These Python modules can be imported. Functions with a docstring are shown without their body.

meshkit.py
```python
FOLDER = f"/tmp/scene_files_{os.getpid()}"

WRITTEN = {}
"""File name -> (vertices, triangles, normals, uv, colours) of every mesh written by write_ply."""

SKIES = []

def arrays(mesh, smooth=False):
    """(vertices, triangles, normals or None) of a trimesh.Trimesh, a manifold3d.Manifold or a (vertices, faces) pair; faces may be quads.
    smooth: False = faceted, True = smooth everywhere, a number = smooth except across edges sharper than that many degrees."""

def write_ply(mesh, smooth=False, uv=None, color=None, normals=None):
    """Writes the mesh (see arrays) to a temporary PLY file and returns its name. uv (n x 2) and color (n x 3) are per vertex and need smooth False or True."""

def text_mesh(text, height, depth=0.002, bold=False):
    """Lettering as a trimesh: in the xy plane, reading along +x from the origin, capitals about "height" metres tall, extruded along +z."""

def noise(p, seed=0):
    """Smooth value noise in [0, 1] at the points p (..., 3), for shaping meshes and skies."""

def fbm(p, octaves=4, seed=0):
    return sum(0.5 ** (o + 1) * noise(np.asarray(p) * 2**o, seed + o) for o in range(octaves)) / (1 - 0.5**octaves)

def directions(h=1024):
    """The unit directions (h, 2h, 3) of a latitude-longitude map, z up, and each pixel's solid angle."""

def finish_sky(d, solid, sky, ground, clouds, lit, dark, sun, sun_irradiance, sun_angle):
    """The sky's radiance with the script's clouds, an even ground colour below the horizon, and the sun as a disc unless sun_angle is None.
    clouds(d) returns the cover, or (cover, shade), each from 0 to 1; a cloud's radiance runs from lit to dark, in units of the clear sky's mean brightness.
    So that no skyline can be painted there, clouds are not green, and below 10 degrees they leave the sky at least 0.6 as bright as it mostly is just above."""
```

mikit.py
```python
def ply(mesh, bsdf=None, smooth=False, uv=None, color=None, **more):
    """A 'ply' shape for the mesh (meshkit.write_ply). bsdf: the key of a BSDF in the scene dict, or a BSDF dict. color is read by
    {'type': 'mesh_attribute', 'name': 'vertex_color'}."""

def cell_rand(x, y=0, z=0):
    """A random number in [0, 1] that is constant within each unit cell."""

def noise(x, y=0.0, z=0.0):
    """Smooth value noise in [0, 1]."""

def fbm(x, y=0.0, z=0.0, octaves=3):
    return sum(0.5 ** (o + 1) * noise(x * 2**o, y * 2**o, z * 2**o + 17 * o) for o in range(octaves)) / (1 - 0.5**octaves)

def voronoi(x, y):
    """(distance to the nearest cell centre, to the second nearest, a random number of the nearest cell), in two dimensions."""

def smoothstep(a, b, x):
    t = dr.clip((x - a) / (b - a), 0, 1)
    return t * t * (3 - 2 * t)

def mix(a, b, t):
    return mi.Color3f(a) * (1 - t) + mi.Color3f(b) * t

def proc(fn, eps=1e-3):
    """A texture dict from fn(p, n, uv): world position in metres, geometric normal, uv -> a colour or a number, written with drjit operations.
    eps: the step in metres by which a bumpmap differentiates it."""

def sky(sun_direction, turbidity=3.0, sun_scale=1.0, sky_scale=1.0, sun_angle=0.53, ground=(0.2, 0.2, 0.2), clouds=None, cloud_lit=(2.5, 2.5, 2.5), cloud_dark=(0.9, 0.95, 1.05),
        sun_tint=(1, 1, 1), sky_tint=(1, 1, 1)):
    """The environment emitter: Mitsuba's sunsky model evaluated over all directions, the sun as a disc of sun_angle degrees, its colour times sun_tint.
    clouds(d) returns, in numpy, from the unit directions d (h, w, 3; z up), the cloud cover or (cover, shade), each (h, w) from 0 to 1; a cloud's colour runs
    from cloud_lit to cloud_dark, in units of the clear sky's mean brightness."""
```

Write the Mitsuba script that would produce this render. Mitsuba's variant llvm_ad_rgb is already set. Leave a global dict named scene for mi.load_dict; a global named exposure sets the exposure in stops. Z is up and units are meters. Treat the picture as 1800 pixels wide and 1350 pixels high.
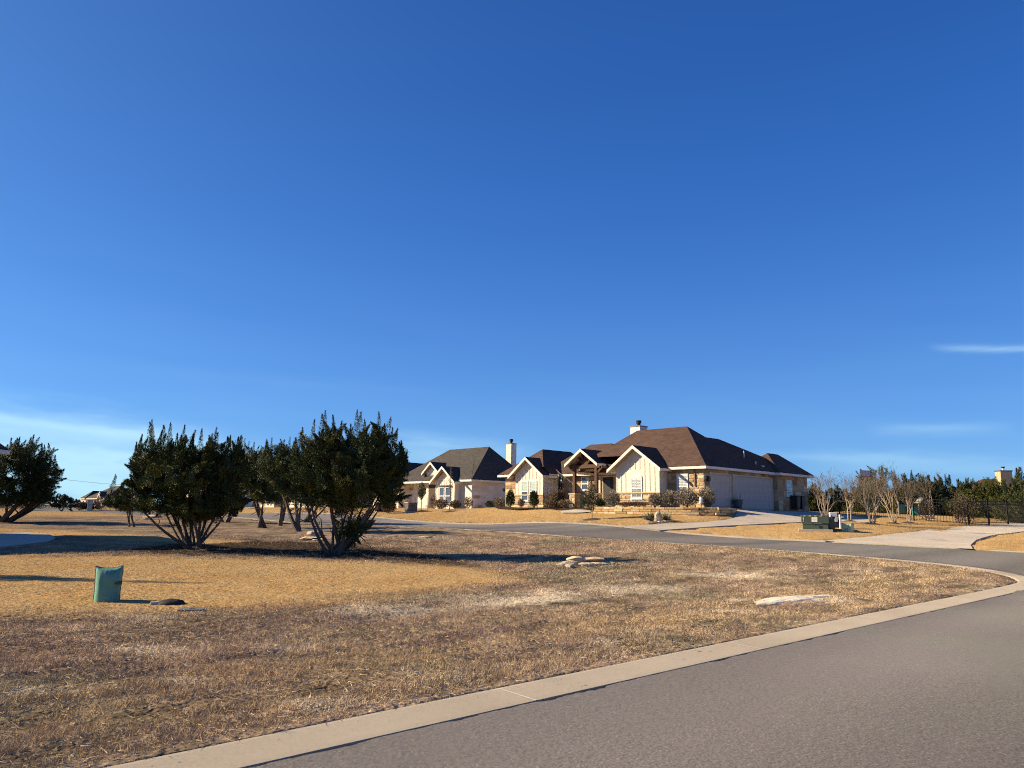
import math
import numpy as np
import trimesh
import shapely
import mitsuba as mi
import drjit as dr
import mikit
import meshkit
from shapely.geometry import Polygon, LineString, Point, box as sbox
from shapely.ops import unary_union
from scipy.interpolate import RBFInterpolator, RegularGridInterpolator
from scipy.spatial.transform import Rotation

scene, labels = {'type': 'scene'}, {}
T4 = mi.ScalarTransform4f

# ---------------------------------------------------------------- camera, sky, exposure
EYE = np.array([0.0, 0.0, 1.6])
FOCAL = 1333.0                       # pixels of the 1800 px wide photograph
PITCH, ROLL = math.radians(9.75), 0.0135
_f = np.array([0, math.cos(PITCH), math.sin(PITCH)])
_r0, _u0 = np.array([1.0, 0, 0]), np.array([0, -math.sin(PITCH), math.cos(PITCH)])
_r = _r0 * math.cos(ROLL) + _u0 * math.sin(ROLL)
_u = _u0 * math.cos(ROLL) - _r0 * math.sin(ROLL)
scene['camera'] = {'type': 'perspective', 'fov': 2 * math.degrees(math.atan(900 / FOCAL)), 'fov_axis': 'x',
                   'near_clip': 0.1, 'far_clip': 6000.0,
                   'to_world': T4().look_at(origin=EYE.tolist(), target=(EYE + _f).tolist(), up=_u.tolist())}
exposure = 2.17
SUN = np.array([-1.0, 0.10, 0.50])


def sky_clouds(d):
    """thin cirrus: a few wisps low in the sky, a milky veil near the horizon"""
    el = np.degrees(np.arcsin(np.clip(d[..., 2], -1, 1)))
    az = np.degrees(np.arctan2(d[..., 0], d[..., 1]))
    n1 = meshkit.fbm(np.stack([az * 0.10, el * 0.8 + az * 0.05, az * 0 + 3.0], -1), 5, 11)
    n2 = meshkit.fbm(np.stack([az * 0.35, el * 2.2 + az * 0.10, az * 0 + 9.0], -1), 4, 23)
    cover = np.zeros(el.shape)

    def wisp(a0, e0, slope, half_len, thick, amount, curve=0.0):
        t = (az - a0) / half_len
        e = e0 + slope * (az - a0) + curve * t * t
        dd = (el - e - (n2 - 0.5) * thick * 1.4) / thick
        return amount * np.exp(-dd * dd) * np.clip(1 - t * t, 0, 1) * (0.35 + 1.1 * n1)

    cover += wisp(-31, 5.4, -0.085, 15, 0.40, 0.36)
    cover += wisp(-33, 5.3, -0.03, 13, 1.2, 0.26)
    cover += wisp(-30, 2.2, 0.0, 13, 2.0, 0.75)
    cover += wisp(33.8, 10.8, -0.07, 4.6, 0.20, 0.28, 0.25)
    cover += wisp(29.5, 5.9, -0.03, 4.5, 0.35, 0.15)
    cover += wisp(31, 3.4, -0.03, 10, 0.6, 0.17)
    cover += wisp(24, 4.2, -0.03, 6, 0.4, 0.15)
    cover += wisp(-6, 4.4, -0.05, 9, 1.1, 0.30)
    cover += wisp(-17, 9.3, -0.02, 14, 0.4, 0.03)
    near_sun = np.degrees(np.arccos(np.clip(d @ (SUN / np.linalg.norm(SUN)), -1, 1)))
    veil = 0.36 * np.exp(-np.clip(el, 0, 90) / 7.5) * (0.85 + 0.3 * n1) + 0.13 * np.exp(-(near_sun / 42) ** 2)
    return np.clip(cover + veil, 0, 0.8) * (el > 0)


scene['sky'] = mikit.sky(SUN.tolist(), turbidity=2.0, sky_scale=1.0, sun_scale=1.86, ground=(0.16, 0.13, 0.09),
                         clouds=sky_clouds, cloud_lit=(2.75, 4.3, 4.9), cloud_dark=(1.4, 1.5, 1.7),
                         sun_tint=(0.96, 0.99, 1.00), sky_tint=(0.19, 0.515, 1.10))


# ---------------------------------------------------------------- photograph <-> place
def ray(px, py):
    d = _f + (px - 900) / FOCAL * _r - (py - 675) / FOCAL * _u
    return d / d[1]


def at(px, py, Y):
    return EYE + ray(px, py) * Y


def project(p):
    q = np.asarray(p, float) - EYE
    z = q @ _f
    return np.array([900 + FOCAL * (q @ _r) / z, 675 - FOCAL * (q @ _u) / z])


# ---------------------------------------------------------------- house frames (street front turned 44 degrees)
TH = math.radians(44.0)
DU = np.array([-math.sin(TH), math.cos(TH)])     # along the front, to the left
DW = np.array([math.cos(TH), math.sin(TH)])      # into the lot
C1, C2 = np.array([12.43, 49.0]), np.array([-3.6, 71.0])


def uw(C, u, w):
    return C + u * DU + w * DW


# ---------------------------------------------------------------- terrain
_ctl = [(-1.3, 5.7, 0), (2.07, 9.1, 0), (7, 14, 0), (11, 18, 0), (13.6, 20.4, 0.03), (-10, -3, 0), (-25, -18, 0), (5, -1.5, 0), (9, 2.5, 0),
        (14, 7.5, 0), (18, 11.5, 0.05), (22, 16, 0.1), (30, 8, 0.1), (0, -25, 0), (-40, -40, 0), (40, -20, 0),
        (9.29, 27.3, .45), (6, 30.7, .55), (1, 36, .70), (-6.4, 43.6, .83), (-20, 57.6, 1.03), (-41, 79.5, 1.12), (-70, 109, 1.25), (12.2, 24.3, .30), (14.3, 22.6, .17),
        (12.5, 36.9, .56), (9, 40.5, .72), (-1.5, 51.4, .92), (-8.7, 58.9, 1.08), (-30, 80, 1.2), (-52, 103, 1.3), (19.6, 29.5, .42), (17.6, 31.5, .46), (26, 23, .3), (33, 16, .2),
        (-10.2, 24.9, .33), (-5.4, 23.4, .28), (-6.6, 12.4, .08), (-3, 15, .10), (-13, 20, .25), (-15, 26, .36), (-22, 33, .52), (-31, 47, .8), (-21, 42, .64), (-9, 9, .03), (-16, 14, .12),
        (2.1, 22, .22), (4, 17, .10), (-2, 30, .42), (-11, 38, .66), (-30, 30, .5), (-45, 40, .7), (-40, 60, 1.0), (-55, 80, 1.2), (-60, 20, .5),
        (15.6, 38.8, .95), (16.8, 38.0, .86), (19, 43.5, 1.28), (21.5, 44.5, 1.28), (12, 42.6, 1.05), (13.4, 44.5, 1.30), (24.8, 46.5, .95), (30, 46, 1.0), (23.5, 37.5, .60), (27.5, 50, 1.28), (38, 58, 1.42), (43, 65, 1.45),
        (31, 36, .75), (36, 40, .85), (31, 66, 2.0), (40, 80, 2.3), (60, 70, 1.7), (60, 100, 2.4), (50, 40, .8), (27, 60, 1.9)]
for C, us, ws in ((C1, (-1.5, 4, 9, 14, 20), (-0.5, 5, 11)), (C2, (0, 7, 15), (-1, 8)), (C1, (52, 62, 72), (2, 10)), (C1, (84, 94, 104), (4, 14)), (C1, (-1, 5), (15,))):
    for _a in us:
        for _b in ws:
            _ctl.append((*uw(C, _a, _b), 2.02))
for _a, _b, _c in ((1.5, -3.8, 1.60), (5, -4.3, 1.60), (10, -3.2, 1.66), (15, -2.0, 1.66), (20, -1.5, 1.75), (-3.2, .5, 1.75), (-2.5, 5, 1.85), (-2.5, 11, 1.95)):
    _ctl.append((*uw(C1, _a, _b), _c))
for _a in range(0, 360, 20):
    for _rr, _zz in ((170, 1.9), (260, 2.1)):
        _dx, _dy = math.sin(math.radians(_a)), math.cos(math.radians(_a))
        _ctl.append((_rr * _dx, _rr * _dy, _zz if _dy > -0.2 else 0.6))
_ctl = np.array(_ctl, float)
_rbf = RBFInterpolator(_ctl[:, :2], _ctl[:, 2], kernel='thin_plate_spline', smoothing=0.4)
_gx = np.concatenate([np.arange(-260, -60, 4.0), np.arange(-60, 60, 0.5), np.arange(60, 261, 4.0)])
_gy = np.concatenate([np.arange(-260, -10, 5.0), np.arange(-10, 110, 0.5), np.arange(110, 261, 4.0)])
_gg = np.stack(np.meshgrid(_gx, _gy, indexing='ij'), -1)
_gz = np.clip(_rbf(_gg.reshape(-1, 2)).reshape(_gg.shape[:2]), -0.05, 2.6)
_tin = RegularGridInterpolator((_gx, _gy), _gz, bounds_error=False, fill_value=None)


def T(x, y):
    x, y = np.asarray(x, float), np.asarray(y, float)
    s = np.minimum(1.0, 255.0 / np.maximum(np.hypot(x, y), 1e-6))
    return _tin(np.stack([x * s, y * s], -1))


GRASS = 0.04     # turf stands this much above the road surface


def G(px, py, dz=GRASS):
    """where the ray through a pixel meets the ground"""
    d = ray(px, py)
    t = np.concatenate([np.arange(3, 60, 0.1), np.arange(60, 240, 0.5)])
    h = EYE[2] + d[2] * t - (T(d[0] * t, t) + dz)
    k = np.nonzero(h < 0)[0]
    Y = t[k[0]] if len(k) else 240.0
    if len(k) and k[0] > 0:
        a, b = h[k[0] - 1], h[k[0]]
        Y = t[k[0] - 1] + (t[k[0]] - t[k[0] - 1]) * a / (a - b)
    return np.array([d[0] * Y, Y])


def gpoly(pts):
    return Polygon([G(*p) for p in pts]).buffer(0)


# ---------------------------------------------------------------- mesh helpers
class MB:
    """collects vertices, triangles and a colour per vertex"""

    def __init__(self):
        self.v, self.f, self.c, self.n = [], [], [], 0

    def add(self, v, f, col):
        v, f = np.asarray(v, float).reshape(-1, 3), np.asarray(f, int)
        if f.shape[1] == 4:
            f = np.vstack([f[:, [0, 1, 2]], f[:, [0, 2, 3]]])
        self.v.append(v)
        self.f.append(f + self.n)
        self.c.append(np.broadcast_to(np.asarray(col, float), v.shape))
        self.n += len(v)
        return self

    def box(self, a, b, col, bevel=0.0):
        (x0, y0, z0), (x1, y1, z1) = np.minimum(a, b), np.maximum(a, b)
        if bevel:
            bevel = min(bevel, 0.45 * min(x1 - x0, y1 - y0, z1 - z0))
            pts = [[x, y, z] for k in range(3) for x in ((x0, x1) if k == 0 else (x0 + bevel, x1 - bevel)) for y in ((y0, y1) if k == 1 else (y0 + bevel, y1 - bevel)) for z in ((z0, z1) if k == 2 else (z0 + bevel, z1 - bevel))]
            h = trimesh.convex.convex_hull(np.array(pts))
            return self.mesh(h, col)
        v = [[x, y, z] for x in (x0, x1) for y in (y0, y1) for z in (z0, z1)]
        f = [[0, 1, 3, 2], [4, 6, 7, 5], [0, 4, 5, 1], [2, 3, 7, 6], [0, 2, 6, 4], [1, 5, 7, 3]]
        vv = np.array(v)
        return self.add(vv[np.array(f)].reshape(-1, 3), np.arange(24).reshape(-1, 4), col)

    def poly(self, pts, col):
        """a flat convex polygon"""
        k = len(pts)
        return self.add(pts, [[0, i, i + 1] for i in range(1, k - 1)], col)

    def prism(self, pts2, axis, a, b, col):
        """pts2: convex outline in the plane across axis (0, 1 or 2), from a to b along it"""
        p = np.asarray(pts2, float)
        k = len(p)

        def lift(q, s):
            o = np.insert(q, axis, s, axis=1)
            return o
        A, B = lift(p, a), lift(p, b)
        self.poly(A, col)
        self.poly(B[::-1], col)
        for i in range(k):
            j = (i + 1) % k
            self.add([A[i], A[j], B[j], B[i]], [[0, 1, 2, 3]], col)
        return self

    def beam(self, p0, p1, wx, wz, col):
        """a square bar from p0 to p1"""
        p0, p1 = np.asarray(p0, float), np.asarray(p1, float)
        t = (p1 - p0) / np.linalg.norm(p1 - p0)
        s = np.cross(t, [0, 0, 1.0])
        s = np.array([1.0, 0, 0]) if np.linalg.norm(s) < 1e-3 else s / np.linalg.norm(s)
        q = np.cross(s, t)
        r = [p + a * s * wx / 2 + b * q * wz / 2 for p in (p0, p1) for a, b in ((-1, -1), (1, -1), (1, 1), (-1, 1))]
        r = np.array(r)
        f = np.array([[0, 1, 2, 3], [7, 6, 5, 4], [0, 4, 5, 1], [1, 5, 6, 2], [2, 6, 7, 3], [3, 7, 4, 0]])
        return self.add(r[f].reshape(-1, 3), np.arange(24).reshape(-1, 4), col)

    def tube(self, pts, rad, col, sides=6):
        p = np.asarray(pts, float)
        rad = np.broadcast_to(np.asarray(rad, float), (len(p),))
        t = np.gradient(p, axis=0)
        t /= np.linalg.norm(t, axis=1, keepdims=True) + 1e-12
        a = np.cross(t, np.where(np.abs(t[:, 2:]) < 0.9, [0, 0, 1.0], [1.0, 0, 0]))
        a /= np.linalg.norm(a, axis=1, keepdims=True) + 1e-12
        b, ang = np.cross(t, a), np.arange(sides) * 2 * np.pi / sides
        v = p[:, None] + rad[:, None, None] * (np.cos(ang)[None, :, None] * a[:, None] + np.sin(ang)[None, :, None] * b[:, None])
        i, j = np.meshgrid(np.arange(len(p) - 1), np.arange(sides), indexing='ij')
        q = np.stack([i * sides + j, i * sides + (j + 1) % sides, (i + 1) * sides + (j + 1) % sides, (i + 1) * sides + j], -1).reshape(-1, 4)
        col = np.asarray(col, float)
        if col.ndim == 2:
            col = np.repeat(col, sides, axis=0)
        return self.add(v.reshape(-1, 3), q, col)

    def mesh(self, m, col):
        v, f = (np.asarray(m.vertices), np.asarray(m.faces))
        return self.add(v[f].reshape(-1, 3), np.arange(len(f) * 3).reshape(-1, 3), col)

    def get(self):
        return np.vstack(self.v), np.vstack(self.f), np.vstack(self.c)


def numbered(key):
    if key not in scene and not any(k.startswith(key + '__') for k in scene) and key not in labels:
        return key
    k = 1
    while True:
        q = f'{key}_{k:03d}'
        if q not in labels and q not in scene and not any(x.startswith(q + '__') for x in scene):
            return q
        k += 1


_count = {}
SUNLIT = 0.79        # all plain colours were mixed a little light; this brings them to real-world reflectance


def part_key(parent, name):
    base = f'{parent}__{name}'
    k = _count.get(base, 0)
    _count[base] = k + 1
    return base if k == 0 else f'{base}_{k:03d}'


def put(key, mb, bsdf='paint', frame=None, smooth=False, weld=False):
    v, f, c = mb.get() if isinstance(mb, MB) else mb
    if frame is not None:
        v = v @ frame[:3, :3].T + frame[:3, 3]
        if np.linalg.det(frame[:3, :3]) < 0:
            f = f[:, ::-1]
    scene[key] = mikit.ply((v, f), bsdf, smooth, color=np.asarray(c) * SUNLIT)
    return key


def part(parent, name, mb, bsdf='paint', frame=None, smooth=False, label=None):
    k = put(part_key(parent, name), mb, bsdf, frame, smooth)
    if label:
        labels[k] = {'label': label}
    return k


def thing(name, label, category, group=None):
    key = numbered(name)
    labels[key] = {'label': label, 'category': category}
    if group:
        labels[key]['group'] = group
    return key


def structure(name, mb, bsdf, smooth=False):
    put(name, mb, bsdf, smooth=smooth)
    labels[name] = {'kind': 'structure'}


def frame_at(x, y, z, rot=0.0, s=1.0):
    c, n = math.cos(rot), math.sin(rot)
    return np.array([[c * s, -n * s, 0, x], [n * s, c * s, 0, y], [0, 0, s, z], [0, 0, 0, 1.0]])


def house_frame(C, z):
    M = np.eye(4)
    M[:2, 0], M[:2, 1], M[:2, 3], M[2, 3] = DU, DW, C, z
    return M


# ---------------------------------------------------------------- materials
def vc():
    return {'type': 'mesh_attribute', 'name': 'vertex_color'}


def twosided(b):
    return {'type': 'twosided', 'bsdf': b}


scene['paint'] = twosided({'type': 'principled', 'base_color': vc(), 'roughness': 0.75, 'specular': 0.3})
scene['satin'] = twosided({'type': 'principled', 'base_color': vc(), 'roughness': 0.38, 'specular': 0.5})
scene['matte'] = twosided({'type': 'diffuse', 'reflectance': vc()})
scene['leaf'] = twosided({'type': 'principled', 'base_color': vc(), 'roughness': 0.6, 'specular': 0.25})
scene['blade'] = {'type': 'principledthin', 'base_color': vc(), 'roughness': 0.7, 'diff_trans': 0.5, 'spec_trans': 0.0}
scene['pane'] = {'type': 'thindielectric', 'int_ior': 1.5}
scene['steel'] = twosided({'type': 'principled', 'base_color': vc(), 'roughness': 0.45, 'metallic': 0.8})


def _shingle(dark, light):
    def fn(p, n, uv):
        l = dr.sqrt(n.x * n.x + n.y * n.y) + 1e-4
        s = (-n.y * p.x + n.x * p.y) / l
        row = dr.floor(p.z / 0.085)
        a = mikit.cell_rand(dr.floor(s / 0.32 + mikit.cell_rand(row, 7) * 9), row, 3)
        b = mikit.fbm(s * 0.5, p.z * 0.8, 4.0)
        g = mikit.noise(s * 60, p.z * 90)
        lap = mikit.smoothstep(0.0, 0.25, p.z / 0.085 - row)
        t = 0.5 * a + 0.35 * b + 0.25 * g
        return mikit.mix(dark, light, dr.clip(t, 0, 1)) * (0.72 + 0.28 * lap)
    return fn


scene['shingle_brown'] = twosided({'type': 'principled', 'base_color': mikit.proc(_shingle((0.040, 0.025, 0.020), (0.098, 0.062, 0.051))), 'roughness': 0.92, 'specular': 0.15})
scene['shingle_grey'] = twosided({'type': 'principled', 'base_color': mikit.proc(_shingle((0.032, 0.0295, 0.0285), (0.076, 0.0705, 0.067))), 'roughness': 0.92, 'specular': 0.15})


def _asphalt(p, n, uv):
    x, y = p.x, p.y
    a = mikit.noise(x * 95, y * 95)
    b = mikit.noise(x * 42 + 9, y * 42)
    s = mikit.cell_rand(dr.floor(x * 92), dr.floor(y * 92), 1)
    big = mikit.fbm(x * 0.22, y * 0.22, 2.0, 4)
    along = (x + y) * 0.7071
    acr = (x - y) * 0.7071
    lane = mikit.fbm(acr * 0.55, along * 0.035, 5.0, 3)
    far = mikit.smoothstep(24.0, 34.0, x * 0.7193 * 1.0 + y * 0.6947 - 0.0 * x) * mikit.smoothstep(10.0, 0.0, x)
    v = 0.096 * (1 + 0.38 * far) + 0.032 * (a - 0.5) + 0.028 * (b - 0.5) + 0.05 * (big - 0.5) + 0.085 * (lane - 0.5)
    v = v + dr.select(s > 0.992, 0.085, 0.0) - dr.select(s < 0.03, 0.035, 0.0)
    tint = mikit.mix((1.01, 0.99, 0.87), (1.05, 0.965, 0.925), mikit.smoothstep(0.35, 0.65, mikit.fbm(x * 0.3 + 31, y * 0.3, 1.0)))
    return tint * dr.maximum(v, 0.02)


def _asphalt_h(p, n, uv):
    return mikit.noise(p.x * 80, p.y * 80) * 0.5 + mikit.noise(p.x * 38, p.y * 38) * 0.5


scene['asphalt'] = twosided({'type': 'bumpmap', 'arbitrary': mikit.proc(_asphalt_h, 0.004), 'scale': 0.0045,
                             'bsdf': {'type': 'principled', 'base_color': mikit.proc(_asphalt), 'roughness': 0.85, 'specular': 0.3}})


def _concrete_of(lo, hi):
    def fn(p, n, uv):
        x, y = p.x, p.y
        a = mikit.fbm(x * 0.9, y * 0.9, 3.0, 4)
        b = mikit.noise(x * 60, y * 60)
        st = mikit.smoothstep(0.60, 0.8, mikit.fbm(x * 0.5 + 50, y * 0.5, 1.0, 4))
        sp = mikit.smoothstep(0.92, 0.95, mikit.noise(x * 23, y * 23, 4.0)) * mikit.smoothstep(0.55, 0.7, mikit.noise(x * 2.1, y * 2.1, 8.0))
        return mikit.mix(lo, hi, a) * (0.94 + 0.12 * b) * (1 - 0.22 * st) * (1 - 0.45 * sp)
    return fn


scene['concrete'] = twosided({'type': 'principled', 'base_color': mikit.proc(_concrete_of((0.265, 0.235, 0.195), (0.345, 0.305, 0.255))), 'roughness': 0.85, 'specular': 0.25})
scene['kerb_concrete'] = twosided({'type': 'principled', 'base_color': mikit.proc(_concrete_of((0.265, 0.228, 0.175), (0.345, 0.300, 0.235))), 'roughness': 0.85, 'specular': 0.25})
# ---------------------------------------------------------------- roads, kerb, driveways
N1, A1 = np.array([0.6938, -0.7202]), np.array([0.7202, 0.6938])
S1 = -4.875          # edge of the near road's asphalt
S2, N2 = 26.3, DW                  # edge of the cross street
KERB = 0.50


def strip(n, a, s0, s1, t0, t1):
    return Polygon([n * s + a * t for s, t in ((s0, t0), (s1, t0), (s1, t1), (s0, t1))])


road_near = strip(N1, A1, S1, S1 + 9, -70, 25)
road_far = strip(N2, DU, S2, S2 + 8.3, -60, 170)
asphalt = unary_union([road_near.intersection(strip(N2, DU, -200, S2 + 4, -200, 200)), road_far]).buffer(3.2).buffer(-3.2)

side_street = gpoly([(1420, 953), (1470, 948.5), (1531, 943.5), (1612, 934.5), (1673, 927.5), (1740, 923), (1800, 921), (1860, 920), (1860, 930), (1800, 934), (1755, 939), (1716, 949), (1706, 958), (1712, 968), (1600, 975), (1480, 968)])
house_drive = gpoly([(1040, 931), (1100, 923), (1180, 920.5), (1240, 917), (1275, 913), (1292, 909), (1296, 905)]).buffer(0)
_ap = [uw(C1, -0.05, 0.2), uw(C1, -2.2, 0.1), G(1292, 910), G(1275, 914), G(1240, 917.5), G(1180, 921), G(1105, 924), G(1040, 931), G(1040, 940), G(1190, 938), G(1128, 934), G(1185, 930.5), G(1310, 922.5), G(1411, 918), G(1480, 917), G(1540, 915.5),
       uw(C1, -4.5, 11.5), uw(C1, -1.0, 12.5), uw(C1, -0.44, 9.2), uw(C1, -0.05, 9.2)]
house_drive = Polygon(_ap).buffer(0)
if house_drive.geom_type == 'MultiPolygon':
    house_drive = max(house_drive.geoms, key=lambda g: g.area)
left_path = gpoly([(-120, 950), (-60, 941), (0, 937), (50, 936), (85, 939), (98, 945), (88, 951), (55, 956), (0, 962), (-120, 975)])
front_walk = gpoly([(985, 899.5), (1012, 897), (1040, 898.5), (1044, 901), (1015, 903), (988, 903)])
roads = asphalt.buffer(KERB)
hard = unary_union([roads, side_street, house_drive, left_path])
concrete_all = unary_union([side_street, house_drive])


def resample(line, step):
    k = max(2, int(line.length / step))
    return np.array([line.interpolate(i / k, normalized=True).coords[0] for i in range(k + 1)])


def sheet(poly, dz, step, col=(1, 1, 1)):
    """the polygon draped on the terrain"""
    mb = MB()
    for g in getattr(poly, 'geoms', [poly]):
        if g.area < 0.01:
            continue
        x0, y0, x1, y1 = g.bounds
        nx, ny = max(1, int((x1 - x0) / step)), max(1, int((y1 - y0) / step))
        for i in range(nx):
            for j in range(ny):
                cell = sbox(x0 + (x1 - x0) * i / nx, y0 + (y1 - y0) * j / ny, x0 + (x1 - x0) * (i + 1) / nx, y0 + (y1 - y0) * (j + 1) / ny)
                if not cell.intersects(g):
                    continue
                q = cell if g.contains(cell) else cell.intersection(g)
                for h in getattr(q, 'geoms', [q]):
                    if h.geom_type != 'Polygon' or h.area < 1e-6:
                        continue
                    if len(h.exterior.coords) == 5 and not h.interiors:
                        v2, f = np.array(h.exterior.coords)[:4], np.array([[0, 1, 2], [0, 2, 3]])
                    else:
                        v2, f = trimesh.creation.triangulate_polygon(h, engine='earcut')
                    a, b, c = (v2[f[:, k]] for k in range(3))
                    cr = (b[:, 0] - a[:, 0]) * (c[:, 1] - a[:, 1]) - (b[:, 1] - a[:, 1]) * (c[:, 0] - a[:, 0])
                    f = np.where(cr[:, None] < 0, f[:, ::-1], f)
                    mb.add(np.column_stack([v2, T(v2[:, 0], v2[:, 1]) + dz]), f, col)
    return mb


def skirt(mb, poly, dz, depth, col=(1, 1, 1), step=0.8):
    for g in getattr(poly, 'geoms', [poly]):
        p = resample(LineString(g.exterior.coords), step)
        z = T(p[:, 0], p[:, 1]) + dz
        a, b = np.column_stack([p, z]), np.column_stack([p, z - depth])
        i = np.arange(len(p) - 1)
        mb.add(np.vstack([a, b]), np.stack([i, i + 1, i + 1 + len(p), i + len(p)], 1), col)
    return mb


inner = asphalt.buffer(-0.30)
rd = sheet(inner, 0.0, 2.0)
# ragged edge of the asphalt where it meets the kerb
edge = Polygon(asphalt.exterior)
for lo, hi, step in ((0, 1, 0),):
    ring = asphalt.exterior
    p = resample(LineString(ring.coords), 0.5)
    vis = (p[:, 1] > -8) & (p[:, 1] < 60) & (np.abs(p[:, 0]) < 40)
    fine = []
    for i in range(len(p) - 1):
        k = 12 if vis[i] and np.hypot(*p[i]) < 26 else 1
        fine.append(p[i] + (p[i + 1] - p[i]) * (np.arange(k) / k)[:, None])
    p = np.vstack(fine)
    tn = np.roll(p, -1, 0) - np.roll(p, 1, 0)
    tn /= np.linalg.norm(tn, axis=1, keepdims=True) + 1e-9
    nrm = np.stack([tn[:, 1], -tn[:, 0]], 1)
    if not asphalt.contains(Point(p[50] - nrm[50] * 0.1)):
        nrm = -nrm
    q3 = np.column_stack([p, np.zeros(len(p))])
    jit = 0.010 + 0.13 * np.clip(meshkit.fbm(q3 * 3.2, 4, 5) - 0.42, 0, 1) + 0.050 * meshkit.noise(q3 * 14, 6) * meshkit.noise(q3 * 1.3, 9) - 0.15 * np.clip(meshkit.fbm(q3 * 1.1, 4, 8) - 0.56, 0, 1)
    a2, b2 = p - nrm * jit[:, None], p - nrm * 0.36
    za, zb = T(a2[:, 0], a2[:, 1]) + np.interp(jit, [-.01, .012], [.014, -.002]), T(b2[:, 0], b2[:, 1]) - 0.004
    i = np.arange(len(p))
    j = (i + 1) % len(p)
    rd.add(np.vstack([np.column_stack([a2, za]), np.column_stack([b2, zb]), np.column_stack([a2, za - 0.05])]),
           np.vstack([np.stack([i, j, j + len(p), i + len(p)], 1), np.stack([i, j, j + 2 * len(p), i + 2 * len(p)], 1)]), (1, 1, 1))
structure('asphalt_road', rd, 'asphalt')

# kerb: rolled concrete, cast in bays with sealed joints
JOINT = G(905, 1228, 0.0)
kp = resample(LineString(asphalt.exterior.coords), 0.25)
kt = np.roll(kp, -1, 0) - np.roll(kp, 1, 0)
kt /= np.linalg.norm(kt, axis=1, keepdims=True) + 1e-9
kn = np.stack([kt[:, 1], -kt[:, 0]], 1)
if asphalt.contains(Point(kp[50] + kn[50] * 0.1)):
    kn = -kn
ks = np.concatenate([[0], np.cumsum(np.linalg.norm(np.diff(kp, axis=0), axis=1))])
k0 = ks[np.argmin(np.hypot(*(kp - JOINT).T))]
bay = np.floor((ks - k0) / 4.0 + 1e-6).astype(int)
PROF = [(-0.015, -0.06), (-0.015, 0.004), (0.05, 0.008), (0.16, 0.011), (0.30, 0.016), (0.44, 0.022), (0.485, 0.020), (0.50, 0.010), (0.50, -0.10)]
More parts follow.
